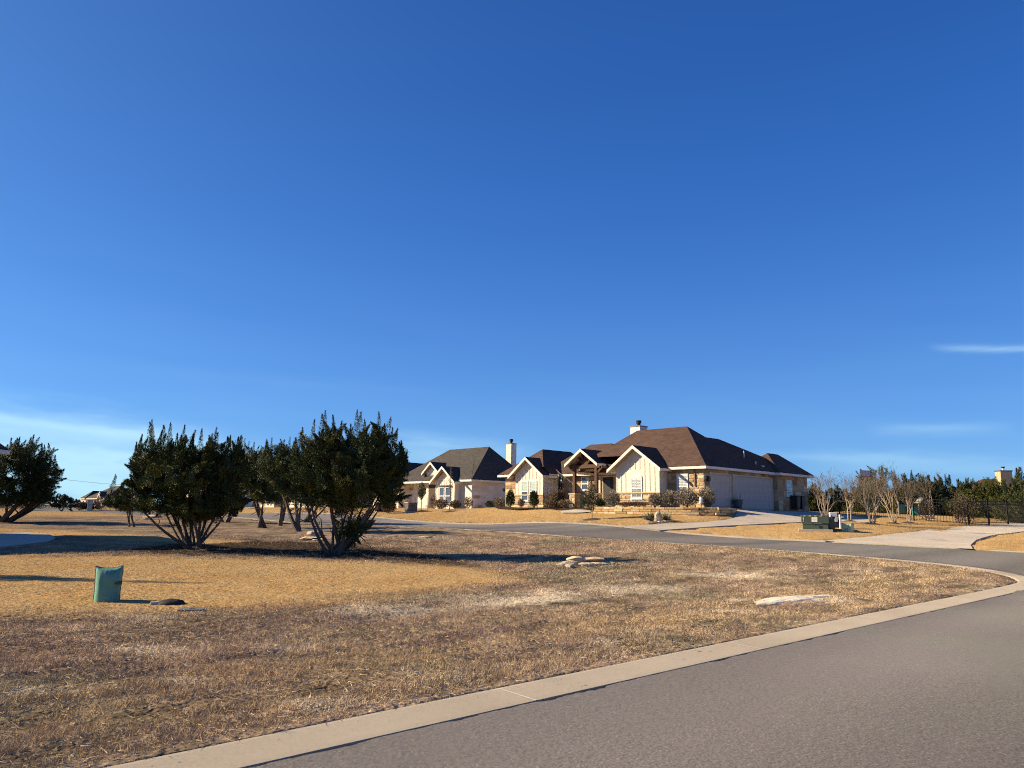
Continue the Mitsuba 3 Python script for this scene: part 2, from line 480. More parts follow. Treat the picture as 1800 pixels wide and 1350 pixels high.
near_ok = (kp[:, 1] > -12) & (np.hypot(kp[:, 0], kp[:, 1]) < 75)
in_drive = shapely.contains_xy(concrete_all.buffer(0.05), kp[:, 0] + kn[:, 0] * 0.3, kp[:, 1] + kn[:, 1] * 0.3)


def kerb_piece(i0, i1, gap=0.008):
    mb = MB()
    p, n = kp[i0:i1 + 1], kn[i0:i1 + 1]
    t = kt[i0:i1 + 1]
    p = p.copy()
    p[0] += t[0] * gap
    p[-1] -= t[-1] * gap
    rows = []
    for o, z in PROF:
        q = p + n * o
        rows.append(np.column_stack([q, T(q[:, 0], q[:, 1]) + z]))
    m = len(p)
    v = np.vstack(rows)
    i, j = np.meshgrid(np.arange(len(PROF) - 1), np.arange(m - 1), indexing='ij')
    f = np.stack([i * m + j, i * m + j + 1, (i + 1) * m + j + 1, (i + 1) * m + j], -1).reshape(-1, 4)
    mb.add(v, f, (1, 1, 1))
    for e in (0, m - 1):
        mb.poly(np.array([r[e] for r in rows]), (1, 1, 1))
    return mb


seal = MB()
labels['kerb'] = {'kind': 'structure'}
for b in np.unique(bay):
    idx = np.nonzero((bay == b) & ~in_drive)[0]
    if len(idx) < 3 or not near_ok[idx].any():
        continue
    for run in np.split(idx, np.nonzero(np.diff(idx) > 1)[0] + 1):
        if len(run) < 2:
            continue
        i1 = min(run[-1] + 1, len(kp) - 1)
        part('kerb', 'bay', kerb_piece(run[0], i1), 'kerb_concrete')
        if np.hypot(*kp[i1]) < 40:
            t, n, p = kt[i1], kn[i1], kp[i1]
            for s0, s1 in zip(PROF[1:-2], PROF[2:-1]):
                q = [p + n * o + t * e for o, e in ((s0[0], -0.011), (s1[0], -0.011), (s1[0], 0.011), (s0[0], 0.011))]
                zz = [s0[1], s1[1], s1[1], s0[1]]
                seal.poly([[*a, float(T(*a)) + b_ + 0.002] for a, b_ in zip(q, zz)], (0.62, 0.56, 0.46))
part('kerb', 'joint_sealant', seal, 'paint')


def slab(name, poly, dz, step):
    mb = skirt(sheet(poly, dz, step), poly, dz, 0.2)
    structure(name, mb, 'concrete')


slab('concrete_side_street', side_street.difference(asphalt.buffer(-0.02)), 0.048, 2.0)
slab('concrete_driveway', house_drive.difference(asphalt.buffer(-0.02)), 0.052, 1.5)
slab('concrete_path', left_path, 0.05, 1.5)

# ---------------------------------------------------------------- ground
lawn = gpoly([(-200, 985), (0, 975), (240, 977), (340, 980), (480, 982), (640, 988), (760, 993), (850, 1002), (905, 1014), (890, 1026), (800, 1034), (640, 1048), (520, 1060), (420, 1072), (330, 1072), (200, 1074), (100, 1082), (0, 1084), (-250, 1095)])
strip_lawn = gpoly([(-200, 928), (0, 927), (120, 933), (320, 946), (420, 952), (330, 957), (150, 945), (0, 934), (-200, 938)])
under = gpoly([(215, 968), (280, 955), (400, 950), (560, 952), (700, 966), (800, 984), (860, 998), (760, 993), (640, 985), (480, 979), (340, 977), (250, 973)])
bank = strip(N2, DU, S2 + 8.3 + KERB, 240, -70, 200)     # all lots beyond the cross street are mown


def zone_fields(x, y):
    """0..1 masks: mown golden lawn, mulch darkened with the shade under the trees, bare gravel"""
    q = np.column_stack([x, y, np.zeros(len(x))])
    wob = (meshkit.fbm(q * 0.9, 4, 31) - 0.5) * 1.5
    pts = shapely.points(x, y)

    def soft(poly, w):
        d = shapely.distance(pts, poly.boundary)
        s = np.where(shapely.contains_xy(poly, x, y), d, -d) + wob
        return np.clip(0.5 + s / (2 * w), 0, 1)
    lw = np.maximum(np.maximum(soft(lawn, 0.75), soft(strip_lawn, 0.3)), soft(bank, 0.2))
    far = np.clip((np.hypot(x, y) - 60) / 15, 0, 1)
    lw = np.maximum(lw, far)
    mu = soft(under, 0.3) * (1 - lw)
    br = np.zeros(len(x))
    for px, py, rx, ry, am in BARE:
        c = G(px, py)
        e1 = G(px + rx, py) - c
        e2 = G(px, py - ry) - c
        M = np.linalg.inv(np.column_stack([e1, e2]))
        dd = np.column_stack([x - c[0], y - c[1]]) @ M.T
        br = np.maximum(br, am * np.clip(1.35 - np.linalg.norm(dd, axis=1) - 2.2 * (meshkit.fbm(q * 2.4, 4, 7) - 0.45), 0, 1))
    return lw, mu, np.clip(br, 0, 1) * (1 - lw)


BARE = [(955, 1050, 75, 12, 1.0), (850, 1060, 90, 10, .8), (700, 1072, 110, 10, .55), (1390, 1055, 85, 5, 1.25), (1450, 1060, 40, 3, 1.0), (1270, 1072, 60, 4, .8), (1290, 1010, 90, 7, .75), (1120, 1035, 90, 9, .65),
        (260, 1140, 80, 10, .55), (250, 1085, 70, 4, .5), (330, 1195, 50, 9, .38), (480, 1140, 80, 10, .40), (760, 1190, 60, 8, .32), (1060, 1130, 30, 5, .55), (560, 1235, 90, 10, .5), (80, 1215, 60, 10, .35), (1500, 1000, 80, 3, .5), (760, 945, 60, 2, .5), (600, 945, 90, 4, .3)]
LAWN_C, MULCH_SHADE_C, BARE_C = np.array([.475, .318, .150]), np.array([.080, .058, .043]), np.array([.66, .57, .43])  # mulch brown is darkened further to deepen the shade under the trees
WILD = np.array([[.325, .242, .176], [.250, .178, .148], [.415, .315, .208], [.150, .110, .084], [.265, .228, .155]])


def ground_colour(x, y, lw, mu, br):
    q = np.column_stack([x, y, np.zeros(len(x))])
    s = np.column_stack([(x + y) * 0.7071, (y - x) * 0.7071, np.zeros(len(x))])        # mowing and growth run along the street
    a = meshkit.fbm(s * [0.30, 1.6, 1], 4, 41)
    b = meshkit.fbm(q * 1.3 + 40, 4, 43)
    c = meshkit.fbm(s * [3.0, 8.0, 1], 3, 47)
    w = np.clip((a - 0.5) * 2.4 + (b - 0.5) * 1.6, -1, 1)
    wild = WILD[0] + np.where(w[:, None] > 0, w[:, None] * (WILD[2] - WILD[0]), -w[:, None] * (WILD[1] - WILD[0]))
    g = np.clip((meshkit.fbm(q * 0.6 + 90, 3, 53) - 0.52) * 4, 0, 1)[:, None]
    wild = wild * (1 - g) + WILD[4] * g
    k = np.clip((c - 0.58) * 5, 0, 1)[:, None]
    wild = wild * (1 - 0.55 * k) + WILD[3] * 0.55 * k
    dk = shapely.distance(shapely.points(x, y), roads.boundary)
    st = (np.exp(-((dk - 1.7 - (b - .5) * 1.5) / .55) ** 2) * np.clip((a - .25) * 2.2, 0, 1) * .75)[:, None]
    wild = wild * (1 - st) + np.array([.43, .315, .18]) * st
    sk = .55 * meshkit.fbm(np.column_stack([(x + y) * .55, (y - x) * 2.2, np.zeros(len(x))]), 3, 71) + .45 * meshkit.fbm(q * 2.8, 3, 72)
    wild = wild * np.clip(.50 + 2.1 * (sk - .30), .32, 1.24)[:, None]
    la = LAWN_C * (0.80 + 0.25 * a + 0.20 * c)[:, None] * (1 + (b - 0.5)[:, None] * [0.10, 0.28, 0.55])
    col = wild * (1 - lw)[:, None] + la * lw[:, None]
    col = col * (1 - mu)[:, None] + MULCH_SHADE_C * (0.7 + 0.6 * c)[:, None] * mu[:, None]
    col = col * (1 - br)[:, None] + BARE_C * (0.72 + 0.5 * b)[:, None] * br[:, None]
    return col


def spaced(a, b, first, grow, cap=60.0):
    out, s = [a], first
    while out[-1] < b:
        out.append(out[-1] + s)
        s = min(s * grow, cap)
    return np.array(out)


xr = np.concatenate([np.arange(0, 9, 0.075), spaced(9, 2500, 0.08, 1.035)])
xs = np.concatenate([-xr[:0:-1], xr])
ys = np.concatenate([-spaced(5, 600, 1.5, 1.25)[:0:-1], np.arange(-4.5, 3, 0.8), np.arange(3.2, 12, 0.075), spaced(12, 2800, 0.09, 1.022)])
gx, gy = (m.ravel() for m in np.meshgrid(xs, ys, indexing='ij'))
pts = shapely.points(gx, gy)
hd = shapely.distance(pts, hard.boundary)
hin = shapely.contains_xy(hard, gx, gy)
hs = np.where(hin, -hd, hd)
houses_in = np.zeros(len(gx), bool)


def bumps(x, y, lw):
    q = np.column_stack([x, y, np.zeros(len(x))])
    big = meshkit.fbm(q * 0.9, 3, 61) - 0.5
    fine = meshkit.fbm(np.column_stack([(x + y) * 1.3, (y - x) * 3.2, np.zeros(len(x))]), 3, 67) - 0.5
    return 0.10 * big * (1 - 0.75 * lw) + 0.060 * fine * (1 - 0.85 * lw)


near = np.hypot(gx, gy) < 140
lw, mu, br = np.ones(len(gx)), np.zeros(len(gx)), np.zeros(len(gx))
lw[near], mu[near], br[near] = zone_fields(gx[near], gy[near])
fade = np.clip(hs / 0.6, 0, 1)
gz = T(gx, gy) + np.interp(hs, [-.12, -.05, .0, .10, .6], [-.10, -.05, .014, .022, GRASS]) + np.where(near, bumps(gx, gy, lw), 0) * fade
far_rise = np.clip((np.hypot(gx, gy) - 260) / 900, 0, 1) * 3.0
gz = gz + far_rise
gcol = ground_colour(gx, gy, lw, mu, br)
gcol = np.where((hs < -0.07)[:, None], [.035, .028, .022], gcol)
ny = len(ys)
i, j = np.meshgrid(np.arange(len(xs) - 1), np.arange(ny - 1), indexing='ij')
gf = np.stack([i * ny + j, (i + 1) * ny + j, (i + 1) * ny + j + 1, i * ny + j + 1], -1).reshape(-1, 4)


def _turf_h(p, n, uv):
    return mikit.noise(p.x * 9, p.y * 9) * 0.6 + mikit.noise(p.x * 31, p.y * 31) * 0.4


scene['turf'] = twosided({'type': 'bumpmap', 'arbitrary': mikit.proc(_turf_h, 0.01), 'scale': 0.045, 'bsdf': {'type': 'diffuse', 'reflectance': vc()}})
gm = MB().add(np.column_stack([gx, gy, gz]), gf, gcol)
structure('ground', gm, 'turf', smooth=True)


def ground_z(x, y, lw=None):
    x, y = np.atleast_1d(np.asarray(x, float)), np.atleast_1d(np.asarray(y, float))
    p = shapely.points(x, y)
    e = shapely.distance(p, hard.boundary) * np.where(shapely.contains_xy(hard, x, y), -1, 1)
    return T(x, y) + np.interp(e, [-.05, .0, .10, .6], [.012, .014, .022, GRASS]) + bumps(x, y, np.ones(len(x)) * 0.5 if lw is None else lw) * np.clip(e / 0.6, 0, 1)


def gz1(x, y):
    return float(T(x, y)) + GRASS
# ---------------------------------------------------------------- houses
CREAM, WHITE, TRIM = np.array([.72, .675, .585]), np.array([.79, .77, .73]), np.array([.78, .74, .66])
SOFFIT = np.array([.42, .34, .26])
DARKWOOD = np.array([.085, .040, .024])
STONES = np.array([[.50, .36, .20], [.58, .44, .27], [.44, .30, .165], [.62, .50, .33], [.37, .25, .14], [.53, .37, .24]])
WSTONES = np.array([[.60, .55, .46], [.66, .62, .54], [.55, .49, .40], [.50, .43, .33], [.69, .65, .58]])


def stone(mb, a0, a1, z0, z1, place, proud, rng, col):
    """one dressed stone: a cushion face with chamfered arrises; place(a, z, out) -> point"""
    b = 0.22 * min(a1 - a0, z1 - z0)
    b = min(b, 0.03)
    j = lambda s: rng.uniform(-s, s)   # noqa: E731
    o = [place(x, z, 0.0) for x, z in ((a0, z0), (a1, z0), (a1, z1), (a0, z1))]
    f = [place(x + j(.006), z + j(.006), proud + j(.006)) for x, z in ((a0 + b, z0 + b), (a1 - b, z0 + b), (a1 - b, z1 - b), (a0 + b, z1 - b))]
    c = place((a0 + a1) / 2 + j(.02), (z0 + z1) / 2 + j(.02), proud + 0.006 + j(.006))
    for k in range(4):
        m = (k + 1) % 4
        mb.add([o[k], o[m], f[m], f[k]], [[0, 1, 2, 3]], col)
        mb.add([f[k], f[m], c], [[0, 1, 2]], col)
    return mb


def stone_wall(parent, M, place, a0, a1, z0, z1, holes, seed, pal=STONES, rowh=(0.20, 0.34), lenh=(0.28, 0.78), limit=None, joint=0.014, zcut=None):
    """courses of separate stones over a mortar bed; holes: (a0, a1, z0, z1)"""
    rng = np.random.default_rng(seed)
    cuts = sorted({z0, z1, *[z for h in holes for z in h[2:] if z0 < z < z1]})
    rows = []
    for lo, hi in zip(cuts[:-1], cuts[1:]):
        k = max(1, round((hi - lo) / rng.uniform(*rowh)))
        e = lo + (hi - lo) * np.cumsum(np.concatenate([[0], rng.uniform(0.75, 1.3, k)])) / 1.0
        e = lo + (e - lo) * (hi - lo) / (e[-1] - lo)
        rows += list(zip(e[:-1], e[1:]))
    n = 0
    for lo, hi in rows:
        free = [(a0, a1)]
        for h in holes:
            if h[2] < hi - 1e-6 and h[3] > lo + 1e-6:
                free = [s for p, q in free for s in ((p, min(q, h[0])), (max(p, h[1]), q)) if s[1] - s[0] > 0.05]
        for p, q in free:
            x = p
            while x < q - 1e-6:
                l = rng.uniform(*lenh)
                nx = q if q - x - l < 0.22 else x + l
                t = pal[rng.integers(len(pal))] * rng.uniform(0.78, 1.14) * (1 + rng.uniform(-.05, .05, 3))
                mb = stone(MB(), x + joint / 2, nx - joint / 2, lo + joint / 2, hi - joint / 2, place, rng.uniform(.020, .040), rng, t)
                part(parent, 'stone', mb, 'rubble', M)
                n += 1
                x = nx
    return n


def _rubble_h(p, n, uv):
    return mikit.fbm(p.x * 9 + p.z * 3, p.y * 9 - p.z * 2, p.z * 9, 3)


scene['rubble'] = twosided({'type': 'bumpmap', 'arbitrary': mikit.proc(_rubble_h, 0.01), 'scale': 0.03, 'bsdf': {'type': 'diffuse', 'reflectance': vc()}})


class House:
    def __init__(self, name, label, C, z, roof_mat, group='single storey houses of the neighbourhood'):
        self.key = thing(name, label, 'house', group)
        self.M = house_frame(C, z)
        self.roof_mat, self.roofs, self.walls = roof_mat, MB(), {}

    def part(self, name, mb, bsdf='paint', label=None):
        return part(self.key, name, mb, bsdf, self.M, label=label)

    def sub(self, parent, name, mb, bsdf='paint'):
        return part(parent, name, mb, bsdf, self.M)

    def slopes(self, polys, eaves, soffit=None, name='roof', th=0.17, trim=TRIM, soff_z=None):
        """roof planes (lists of u, w, z), eave edges as (p, q, outward)"""
        mb = MB()
        for p in polys:
            mb.poly([(u, w, z + 0.03) for u, w, z in p], (1, 1, 1))
        k = self.part(name, mb, self.roof_mat)
        for p, q in eaves:
            p, q = np.array(p, float), np.array(q, float)
            self.sub(k, 'fascia', MB().beam(p + [0, 0, -th / 2 + 0.01], q + [0, 0, -th / 2 + 0.01], 0.045, th, trim))
        if soffit:
            sb = MB()
            for s in soffit:
                sb.poly([(u, w, z - 0.10) for u, w, z in s], SOFFIT)
            self.sub(k, 'soffit', sb)
        return k

    def hip(self, u0, u1, w0, w1, z, pitch, th=0.17, name='roof'):
        """a hip roof over the eave rectangle; ridge along the longer side"""
        du, dw = u1 - u0, w1 - w0
        r = min(du, dw) / 2
        zr = z + r * pitch
        A, B, C, D = (u0, w0, z), (u1, w0, z), (u1, w1, z), (u0, w1, z)
        if du >= dw:
            P, Q = (u0 + r, w0 + r, zr), (u1 - r, w0 + r, zr)
            polys = [[A, B, Q, P], [B, C, Q], [C, D, P, Q], [D, A, P]]
        else:
            P, Q = (u0 + r, w0 + r, zr), (u0 + r, w1 - r, zr)
            polys = [[A, B, P], [B, C, Q, P], [C, D, Q], [D, A, P, Q]]
        return self.slopes(polys, [(A, B), (B, C), (C, D), (D, A)], [[A, B, C, D]], name, th)

    def gable(self, u0, u1, w0, w1, z, pitch, th=0.17, name='gable_roof', over=0.0):
        """two slopes with the ridge running into the lot; white barge boards at the front (w0)"""
        uc, h = (u0 + u1) / 2, (u1 - u0) / 2
        zr = z + h * pitch
        mb = MB()
        for ue in (u0, u1):
            mb.poly([(ue, w0, z + .03), (uc, w0, zr + .03), (uc, w1, zr + .03), (ue, w1, z + .03)], (1, 1, 1))
        k = self.part(name, mb, self.roof_mat)
        for ue in (u0, u1):
            fb = MB()
            # barge board: a parallelogram plank that follows the slope
            q = [(ue, z + .022), (uc, zr + .022), (uc, zr - .20), (ue, z - .20)]
            fb.prism(q, 1, w0 - 0.035, w0 + 0.01, TRIM)
            s = 1 if ue < uc else -1
            self.sub(k, 'barge_board', fb)
            self.sub(k, 'fascia', MB().beam((ue - 0 * s, w0 + .02, z - .075), (ue, w1, z - .075), 0.045, 0.17, TRIM))
        sb = MB()
        for ue in (u0, u1):
            sb.poly([(ue, w0 + .01, z - .12), (uc, w0 + .01, zr - .12), (uc, w1, zr - .12), (ue, w1, z - .12)], SOFFIT)
        self.sub(k, 'soffit', sb)
        return k, uc, zr

    def wall_box(self, u0, u1, w0, w1, z0, z1, col, bsdf='paint', label=None):
        return self.part('wall', MB().box((u0, w0, z0), (u1, w1, z1), col), bsdf, label)

    def front(self, w):
        return lambda a, z, o: (a, w - o, z)

    def side(self, u):
        return lambda a, z, o: (u - o, a, z)

    def window(self, place, a0, a1, z0, z1, kind='sash', shutters=True, frame_col=WHITE, arch=False, blind=(.62, .72, .64)):
        """frame, meeting rail, louvred shutters or a blind behind, one pane per sash; stands 4 cm in front of the wall face"""
        fr, sh, d = MB(), MB(), 0.055

        def bar(x0, x1, y0, y1, o0, o1, col, mb):
            c = [place(x, y, o) for o in (o0, o1) for x, y in ((x0, y0), (x1, y0), (x1, y1), (x0, y1))]
            c = np.array(c)
            f = np.array([[0, 1, 2, 3], [7, 6, 5, 4], [0, 4, 5, 1], [1, 5, 6, 2], [2, 6, 7, 3], [3, 7, 4, 0]])
            mb.add(c[f].reshape(-1, 3), np.arange(24).reshape(-1, 4), col)
        t, mid = 0.075, z0 + (z1 - z0) * 0.47
        bar(a0, a0 + t, z0, z1, 0, d, frame_col, fr)
        bar(a1 - t, a1, z0, z1, 0, d, frame_col, fr)
        bar(a0 + t, a1 - t, z0, z0 + t, 0, d, frame_col, fr)
        bar(a0 + t, a1 - t, z1 - t, z1, 0, d, frame_col, fr)
        bar(a0 + t, a1 - t, mid - t / 2, mid + t / 2, 0.0, d - .006, frame_col, fr)
        bar(a0 - .06, a1 + .06, z0 - .07, z0 - .003, 0, d + .05, frame_col, fr)
        if arch:
            n = 10
            ac, r = (a0 + a1) / 2, (a1 - a0) / 2
            rise = r * 0.55
            for k in range(n):
                q = []
                for th_, rr in ((k, 1.0), (k + 1, 1.0)):
                    x = -math.cos(math.pi * th_ / n) * r
                    q.append((ac + x, z1 - t + rise * math.sin(math.pi * th_ / n) + t))
                o = [place(x, y, oo) for oo in (0, d) for x, y in ((q[0][0], z1 - t), (q[1][0], z1 - t), q[1], q[0])]
                o = np.array(o)
                f = np.array([[0, 1, 2, 3], [7, 6, 5, 4], [2, 6, 7, 3]])
                fr.add(o[f].reshape(-1, 3), np.arange(12).reshape(-1, 4), frame_col)
        k = self.part('window', fr)
        back = MB()
        bar(a0 + t, a1 - t, z0 + t, z1 - t, 0.002, 0.006, (.035, .04, .05), back)
        self.sub(k, 'dark_interior', back)
        if shutters:
            n = max(5, int((z1 - z0) / 0.11))
            for i in range(n):
                y = z0 + t + (z1 - z0 - 2 * t) * (i + .5) / n
                hh = (z1 - z0 - 2 * t) / n * 0.36
                if abs(y - mid) < .05:
                    continue
                for x0, x1 in ((a0 + t, (a0 + a1) / 2 - .02), ((a0 + a1) / 2 + .02, a1 - t)):
                    bar(x0 + .02, x1 - .02, y - hh, y + hh, 0.014, 0.030, (.74, .72, .68) if y > mid else (.36, .38, .37), sh)
            bar((a0 + a1) / 2 - .02, (a0 + a1) / 2 + .02, z0 + t, z1 - t, 0.014, 0.032, (.70, .68, .64), sh)
            self.sub(k, 'shutter', sh)
        elif blind is not None:
            bl = MB()
            n = int((z1 - mid) / 0.05)
            for i in range(n):
                y = mid + (z1 - t - mid) * (i + .5) / n
                bar(a0 + t + .01, a1 - t - .01, y - .018, y + .018, .016, .024, blind, bl)
            self.sub(k, 'blind', bl)
        for y0, y1 in ((z0 + t, mid - t / 2), (mid + t / 2, z1 - t)):
            pm = MB().poly([place(a, z, 0.042) for a, z in ((a0 + t, y0), (a1 - t, y0), (a1 - t, y1), (a0 + t, y1))], (1, 1, 1))
            self.sub(k, 'pane', pm, 'pane')
        return k

    def battens(self, w, u0, u1, zb, ztop, step=0.41, col=CREAM):
        """cover strips of board and batten siding on a front wall"""
        n = max(2, int(round((u1 - u0) / step)))
        for i in range(n + 1):
            u = u0 + (u1 - u0) * i / n
            u = min(max(u, u0 + .03), u1 - .03)
            zt = ztop(u)
            self.part('batten', MB().box((u - .025, w - .028, zb(u)), (u + .025, w + .002, zt), col), 'paint')

    def chimney(self, u, w, z0, z1, s=0.9, col=WHITE, cap=True):
        k = self.part('chimney', MB().box((u - s / 2, w - s / 2, z0), (u + s / 2, w + s / 2, z1), col))
        mb = MB().box((u - s / 2 - .05, w - s / 2 - .05, z1), (u + s / 2 + .05, w + s / 2 + .05, z1 + .07), (.25, .24, .23))
        self.sub(k, 'cap', mb)
        fl = MB().tube([(u, w, z1 + .07), (u, w, z1 + .33)], .14, (.03, .03, .033), 12)
        fl.tube([(u, w, z1 + .30), (u, w, z1 + .52)], .20, (.025, .025, .028), 12)
        fl.tube([(u, w, z1 + .519), (u, w, z1 + .521)], [.20, .001], (.025, .025, .028), 12)
        self.sub(k, 'flue', fl)
        return k


# ---- the brown-roofed stone and board house
PAD = float(T(*uw(C1, 2, 1))) + GRASS
H = House('ranch_house', 'brown roofed house of tan stone and cream boards with two garage doors', C1, PAD, 'shingle_brown')
PIT, EZ = 0.83, 2.62
MORTAR = np.array([.50, .42, .30])
# walls (mortar colour where stone is laid on them)
H.wall_box(0, 2.84, 0, 9.13, -.5, 2.62, MORTAR)                       # garage block front and doors side
H.wall_box(-.39, 3, 9.135, 13.8, -.5, 2.62, MORTAR)                   # rear bay beside the garage
H.wall_box(2.84, 6.46, -.84, 4, -.5, 2.70, CREAM)                     # front gable wing
H.wall_box(6.465, 15.1, 3.0, 8, -.5, 3.0, MORTAR)                     # entry wall
H.wall_box(15.1, 18.28, .9, 9, -.5, 2.62, CREAM)                      # left gable wing
H.wall_box(18.285, 19.6, 1.05, 9, -.5, 2.62, MORTAR)
H.wall_box(5, 15.05, 5, 10.0, -.5, 2.6, MORTAR)
# gable walls
for u0, u1, w in ((2.84, 6.46, -.84), (15.1, 18.28, .9)):
    uc, h = (u0 + u1) / 2, (u1 - u0) / 2
    zt = (2.70 if w < 0 else 2.62)
    pz = (0.72 if w < 0 else 0.76)
    H.part('gable_wall', MB().prism([(u0, zt), (u1, zt), (uc, zt + h * pz)], 1, w, w + .25, CREAM))
# main roof
R1, R2 = (3.35, 3.35, 5.73), (7.7, 3.35, 5.73)
E0, E1, E2, E3, E4 = (-.385, -.385, EZ), (6.3, -.385, EZ), (6.3, .85, 3.645), (10.2, .85, 3.645), (11.45, .85, EZ)
E5, E6 = (11.45, 7.085, EZ), (-.385, 7.085, EZ)
H.slopes([[E0, E1, E2, R1], [E2, E3, R2, R1], [E3, E4, E5, R2], [E5, E6, R1, R2], [E6, E0, R1]], [(E4, E5)], [[E0, E1, (6.3, 7, EZ), E6]])
_g = [(-.4, -.4, EZ), (5.26, -.4, EZ), (5.26, 14.2, EZ), (-.4, 14.2, EZ), (2.43, 2.43, EZ + 2.83 * PIT), (2.43, 6.03, EZ + 2.83 * PIT)]
H.slopes([[_g[0], _g[1], _g[4]], [_g[1], _g[2], _g[5], _g[4]], [_g[2], _g[3], _g[5]], [_g[3], _g[0], _g[4], _g[5]]], [(_g[0], _g[1]), (_g[0], (-.4, 8.72, EZ)), (_g[2], _g[3])], [_g[:4]])
H.hip(-.8, 3.05, 8.72, 14.22, EZ - .02, PIT)
H.hip(8.8, 17.2, 2.45, 8.6, EZ, PIT)
_z, _P, _Q = EZ - .01, (17.4, 3.2, EZ - .01 + 2.65 * PIT), (17.4, 6.75, EZ - .01 + 2.65 * PIT)
H.slopes([[(18.3, .55, _z), (20.05, .55, _z), _P], [(18.3, .55, _z), _P, (18.3, 1.2, _z + .54)], [(15.4, 1.2, _z + .54), (18.3, 1.2, _z + .54), _P], [(20.05, .55, _z), (20.05, 9.4, _z), _Q, _P],
          [(20.05, 9.4, _z), (14.75, 9.4, _z), _Q], [(14.75, 9.4, _z), (14.75, 1.2, _z), (15.4, 1.2, _z + .54), _P, _Q]],
         [((18.6, .55, _z), (20.05, .55, _z)), ((20.05, .55, _z), (20.05, 9.4, _z)), ((14.75, 9.4, _z), (14.75, 1.2, _z))], [[(18.3, .55, _z), (20.05, .55, _z), (20.05, 9.4, _z), (18.3, 9.4, _z)], [(14.75, 1.2, _z), (18.3, 1.2, _z), (18.3, 9.4, _z), (14.75, 9.4, _z)]])
H.hip(3.2, 9.5, 12.2, 17.5, EZ - .03, PIT)
H.gable(2.42, 6.88, -1.35, 3.4, 2.52, 0.72)
H.gable(14.7, 18.68, .42, 4.2, 2.46, 0.76)
H.chimney(8.35, 4.4, 3, 6.15, 0.92)
# board and batten over a stone plinth
for u0, u1, w, z0, pz, zt in ((2.84, 6.46, -.84, .95, .72, 2.70), (15.1, 18.28, .9, .95, .76, 2.62)):
    uc, h = (u0 + u1) / 2, (u1 - u0) / 2
    top = lambda u: zt + (h - abs(u - uc)) * pz - .24   # noqa: E731
    hole = (4.22, 5.20, .55, 2.20) if w < 0 else None
    holes2 = [(15.72, 17.6, .45, 2.1)]
    n = int(round((u1 - u0) / .40))
    for i in range(n + 1):
        u = min(max(u0 + (u1 - u0) * i / n, u0 + .03), u1 - .03)
        spans = [(z0 + .06, top(u))]
        for h0 in ([hole] if hole else holes2):
            if h0[0] - .1 < u < h0[1] + .1:
                spans = [(h0[3] + (.34 if hole else .12), top(u))]
        for a, b in spans:
            if b - a > .1:
                H.part('batten', MB().box((u - .026, w - .03, a), (u + .026, w + .002, b), CREAM * .98))
    H.part('plinth_ledge', MB().box((u0 - .06, w - .10, z0 - .03), (u1 + .06, w + .0, z0 + .06), STONES[1]))
    stone_wall(H.key, H.M, H.front(w), u0 - .03, u1 + .03, -.12, z0 - .03, [(4.16, 5.26, .40, 3)] if hole else [(15.66, 17.66, .36, 3)], 11 if hole else 12)
H.window(H.front(-.845), 4.25, 5.17, .58, 1.98, arch=True)
H.window(H.front(.895), 15.80, 16.62, .50, 2.08, shutters=False)
H.window(H.front(.895), 16.72, 17.54, .50, 2.08, shutters=False)
# returns of the wings: battens and plinth in the shade
for u, w0, w1 in ((2.84, -.84, 0), (15.1, .9, 3)):
    for i in range(int((w1 - w0) / .4) + 1):
        w = w0 + .03 + (w1 - w0 - .06) * i / max(1, int((w1 - w0) / .4))
        H.part('batten', MB().box((u - .03, w - .026, .98), (u + .002, w + .026, 2.5), CREAM * .98))
    stone_wall(H.key, H.M, H.side(u), w0, w1, -.12, .92, [], 13 if u < 5 else 14)
# stone front beside the garage, left end, garage side, rear bay, entry
stone_wall(H.key, H.M, H.front(0), 0, 2.80, -.12, 2.55, [(1.13, 2.12, .45, 2.25)], 15, lenh=(.3, .72))
H.window(H.front(-.005), 1.2, 2.05, .62, 2.2)
stone_wall(H.key, H.M, H.front(1.05), 18.3, 19.6, -.12, 2.55, [], 16)
stone_wall(H.key, H.M, H.side(0), 0, 9.1, 0, 2.55, [(.58, 3.08, 0, 2.2), (3.48, 9.02, 0, 2.2)], 17, rowh=(.24, .36), lenh=(.4, .9))
stone_wall(H.key, H.M, H.side(-.39), 9.15, 13.8, -.1, 2.55, [(10.25, 11.35, .95, 2.2)], 18, rowh=(.26, .38), lenh=(.4, .95))
stone_wall(H.key, H.M, H.front(9.13), -.385, -.02, -.1, 2.55, [], 19, lenh=(.36, .5))
H.window(H.side(-.395), 10.35, 11.25, 1.0, 2.15, shutters=False, blind=(.16, .18, .17))
stone_wall(H.key, H.M, H.front(3.0), 6.5, 15.05, -.1, 2.9, [(9.3, 11.25, -.2, 2.5), (12.1, 13.0, 1.3, 2.45)], 20, rowh=(.26, .36), lenh=(.4, .9))
H.window(H.front(2.995), 12.2, 12.95, 1.35, 2.42, shutters=False, blind=(.2, .2, .19))
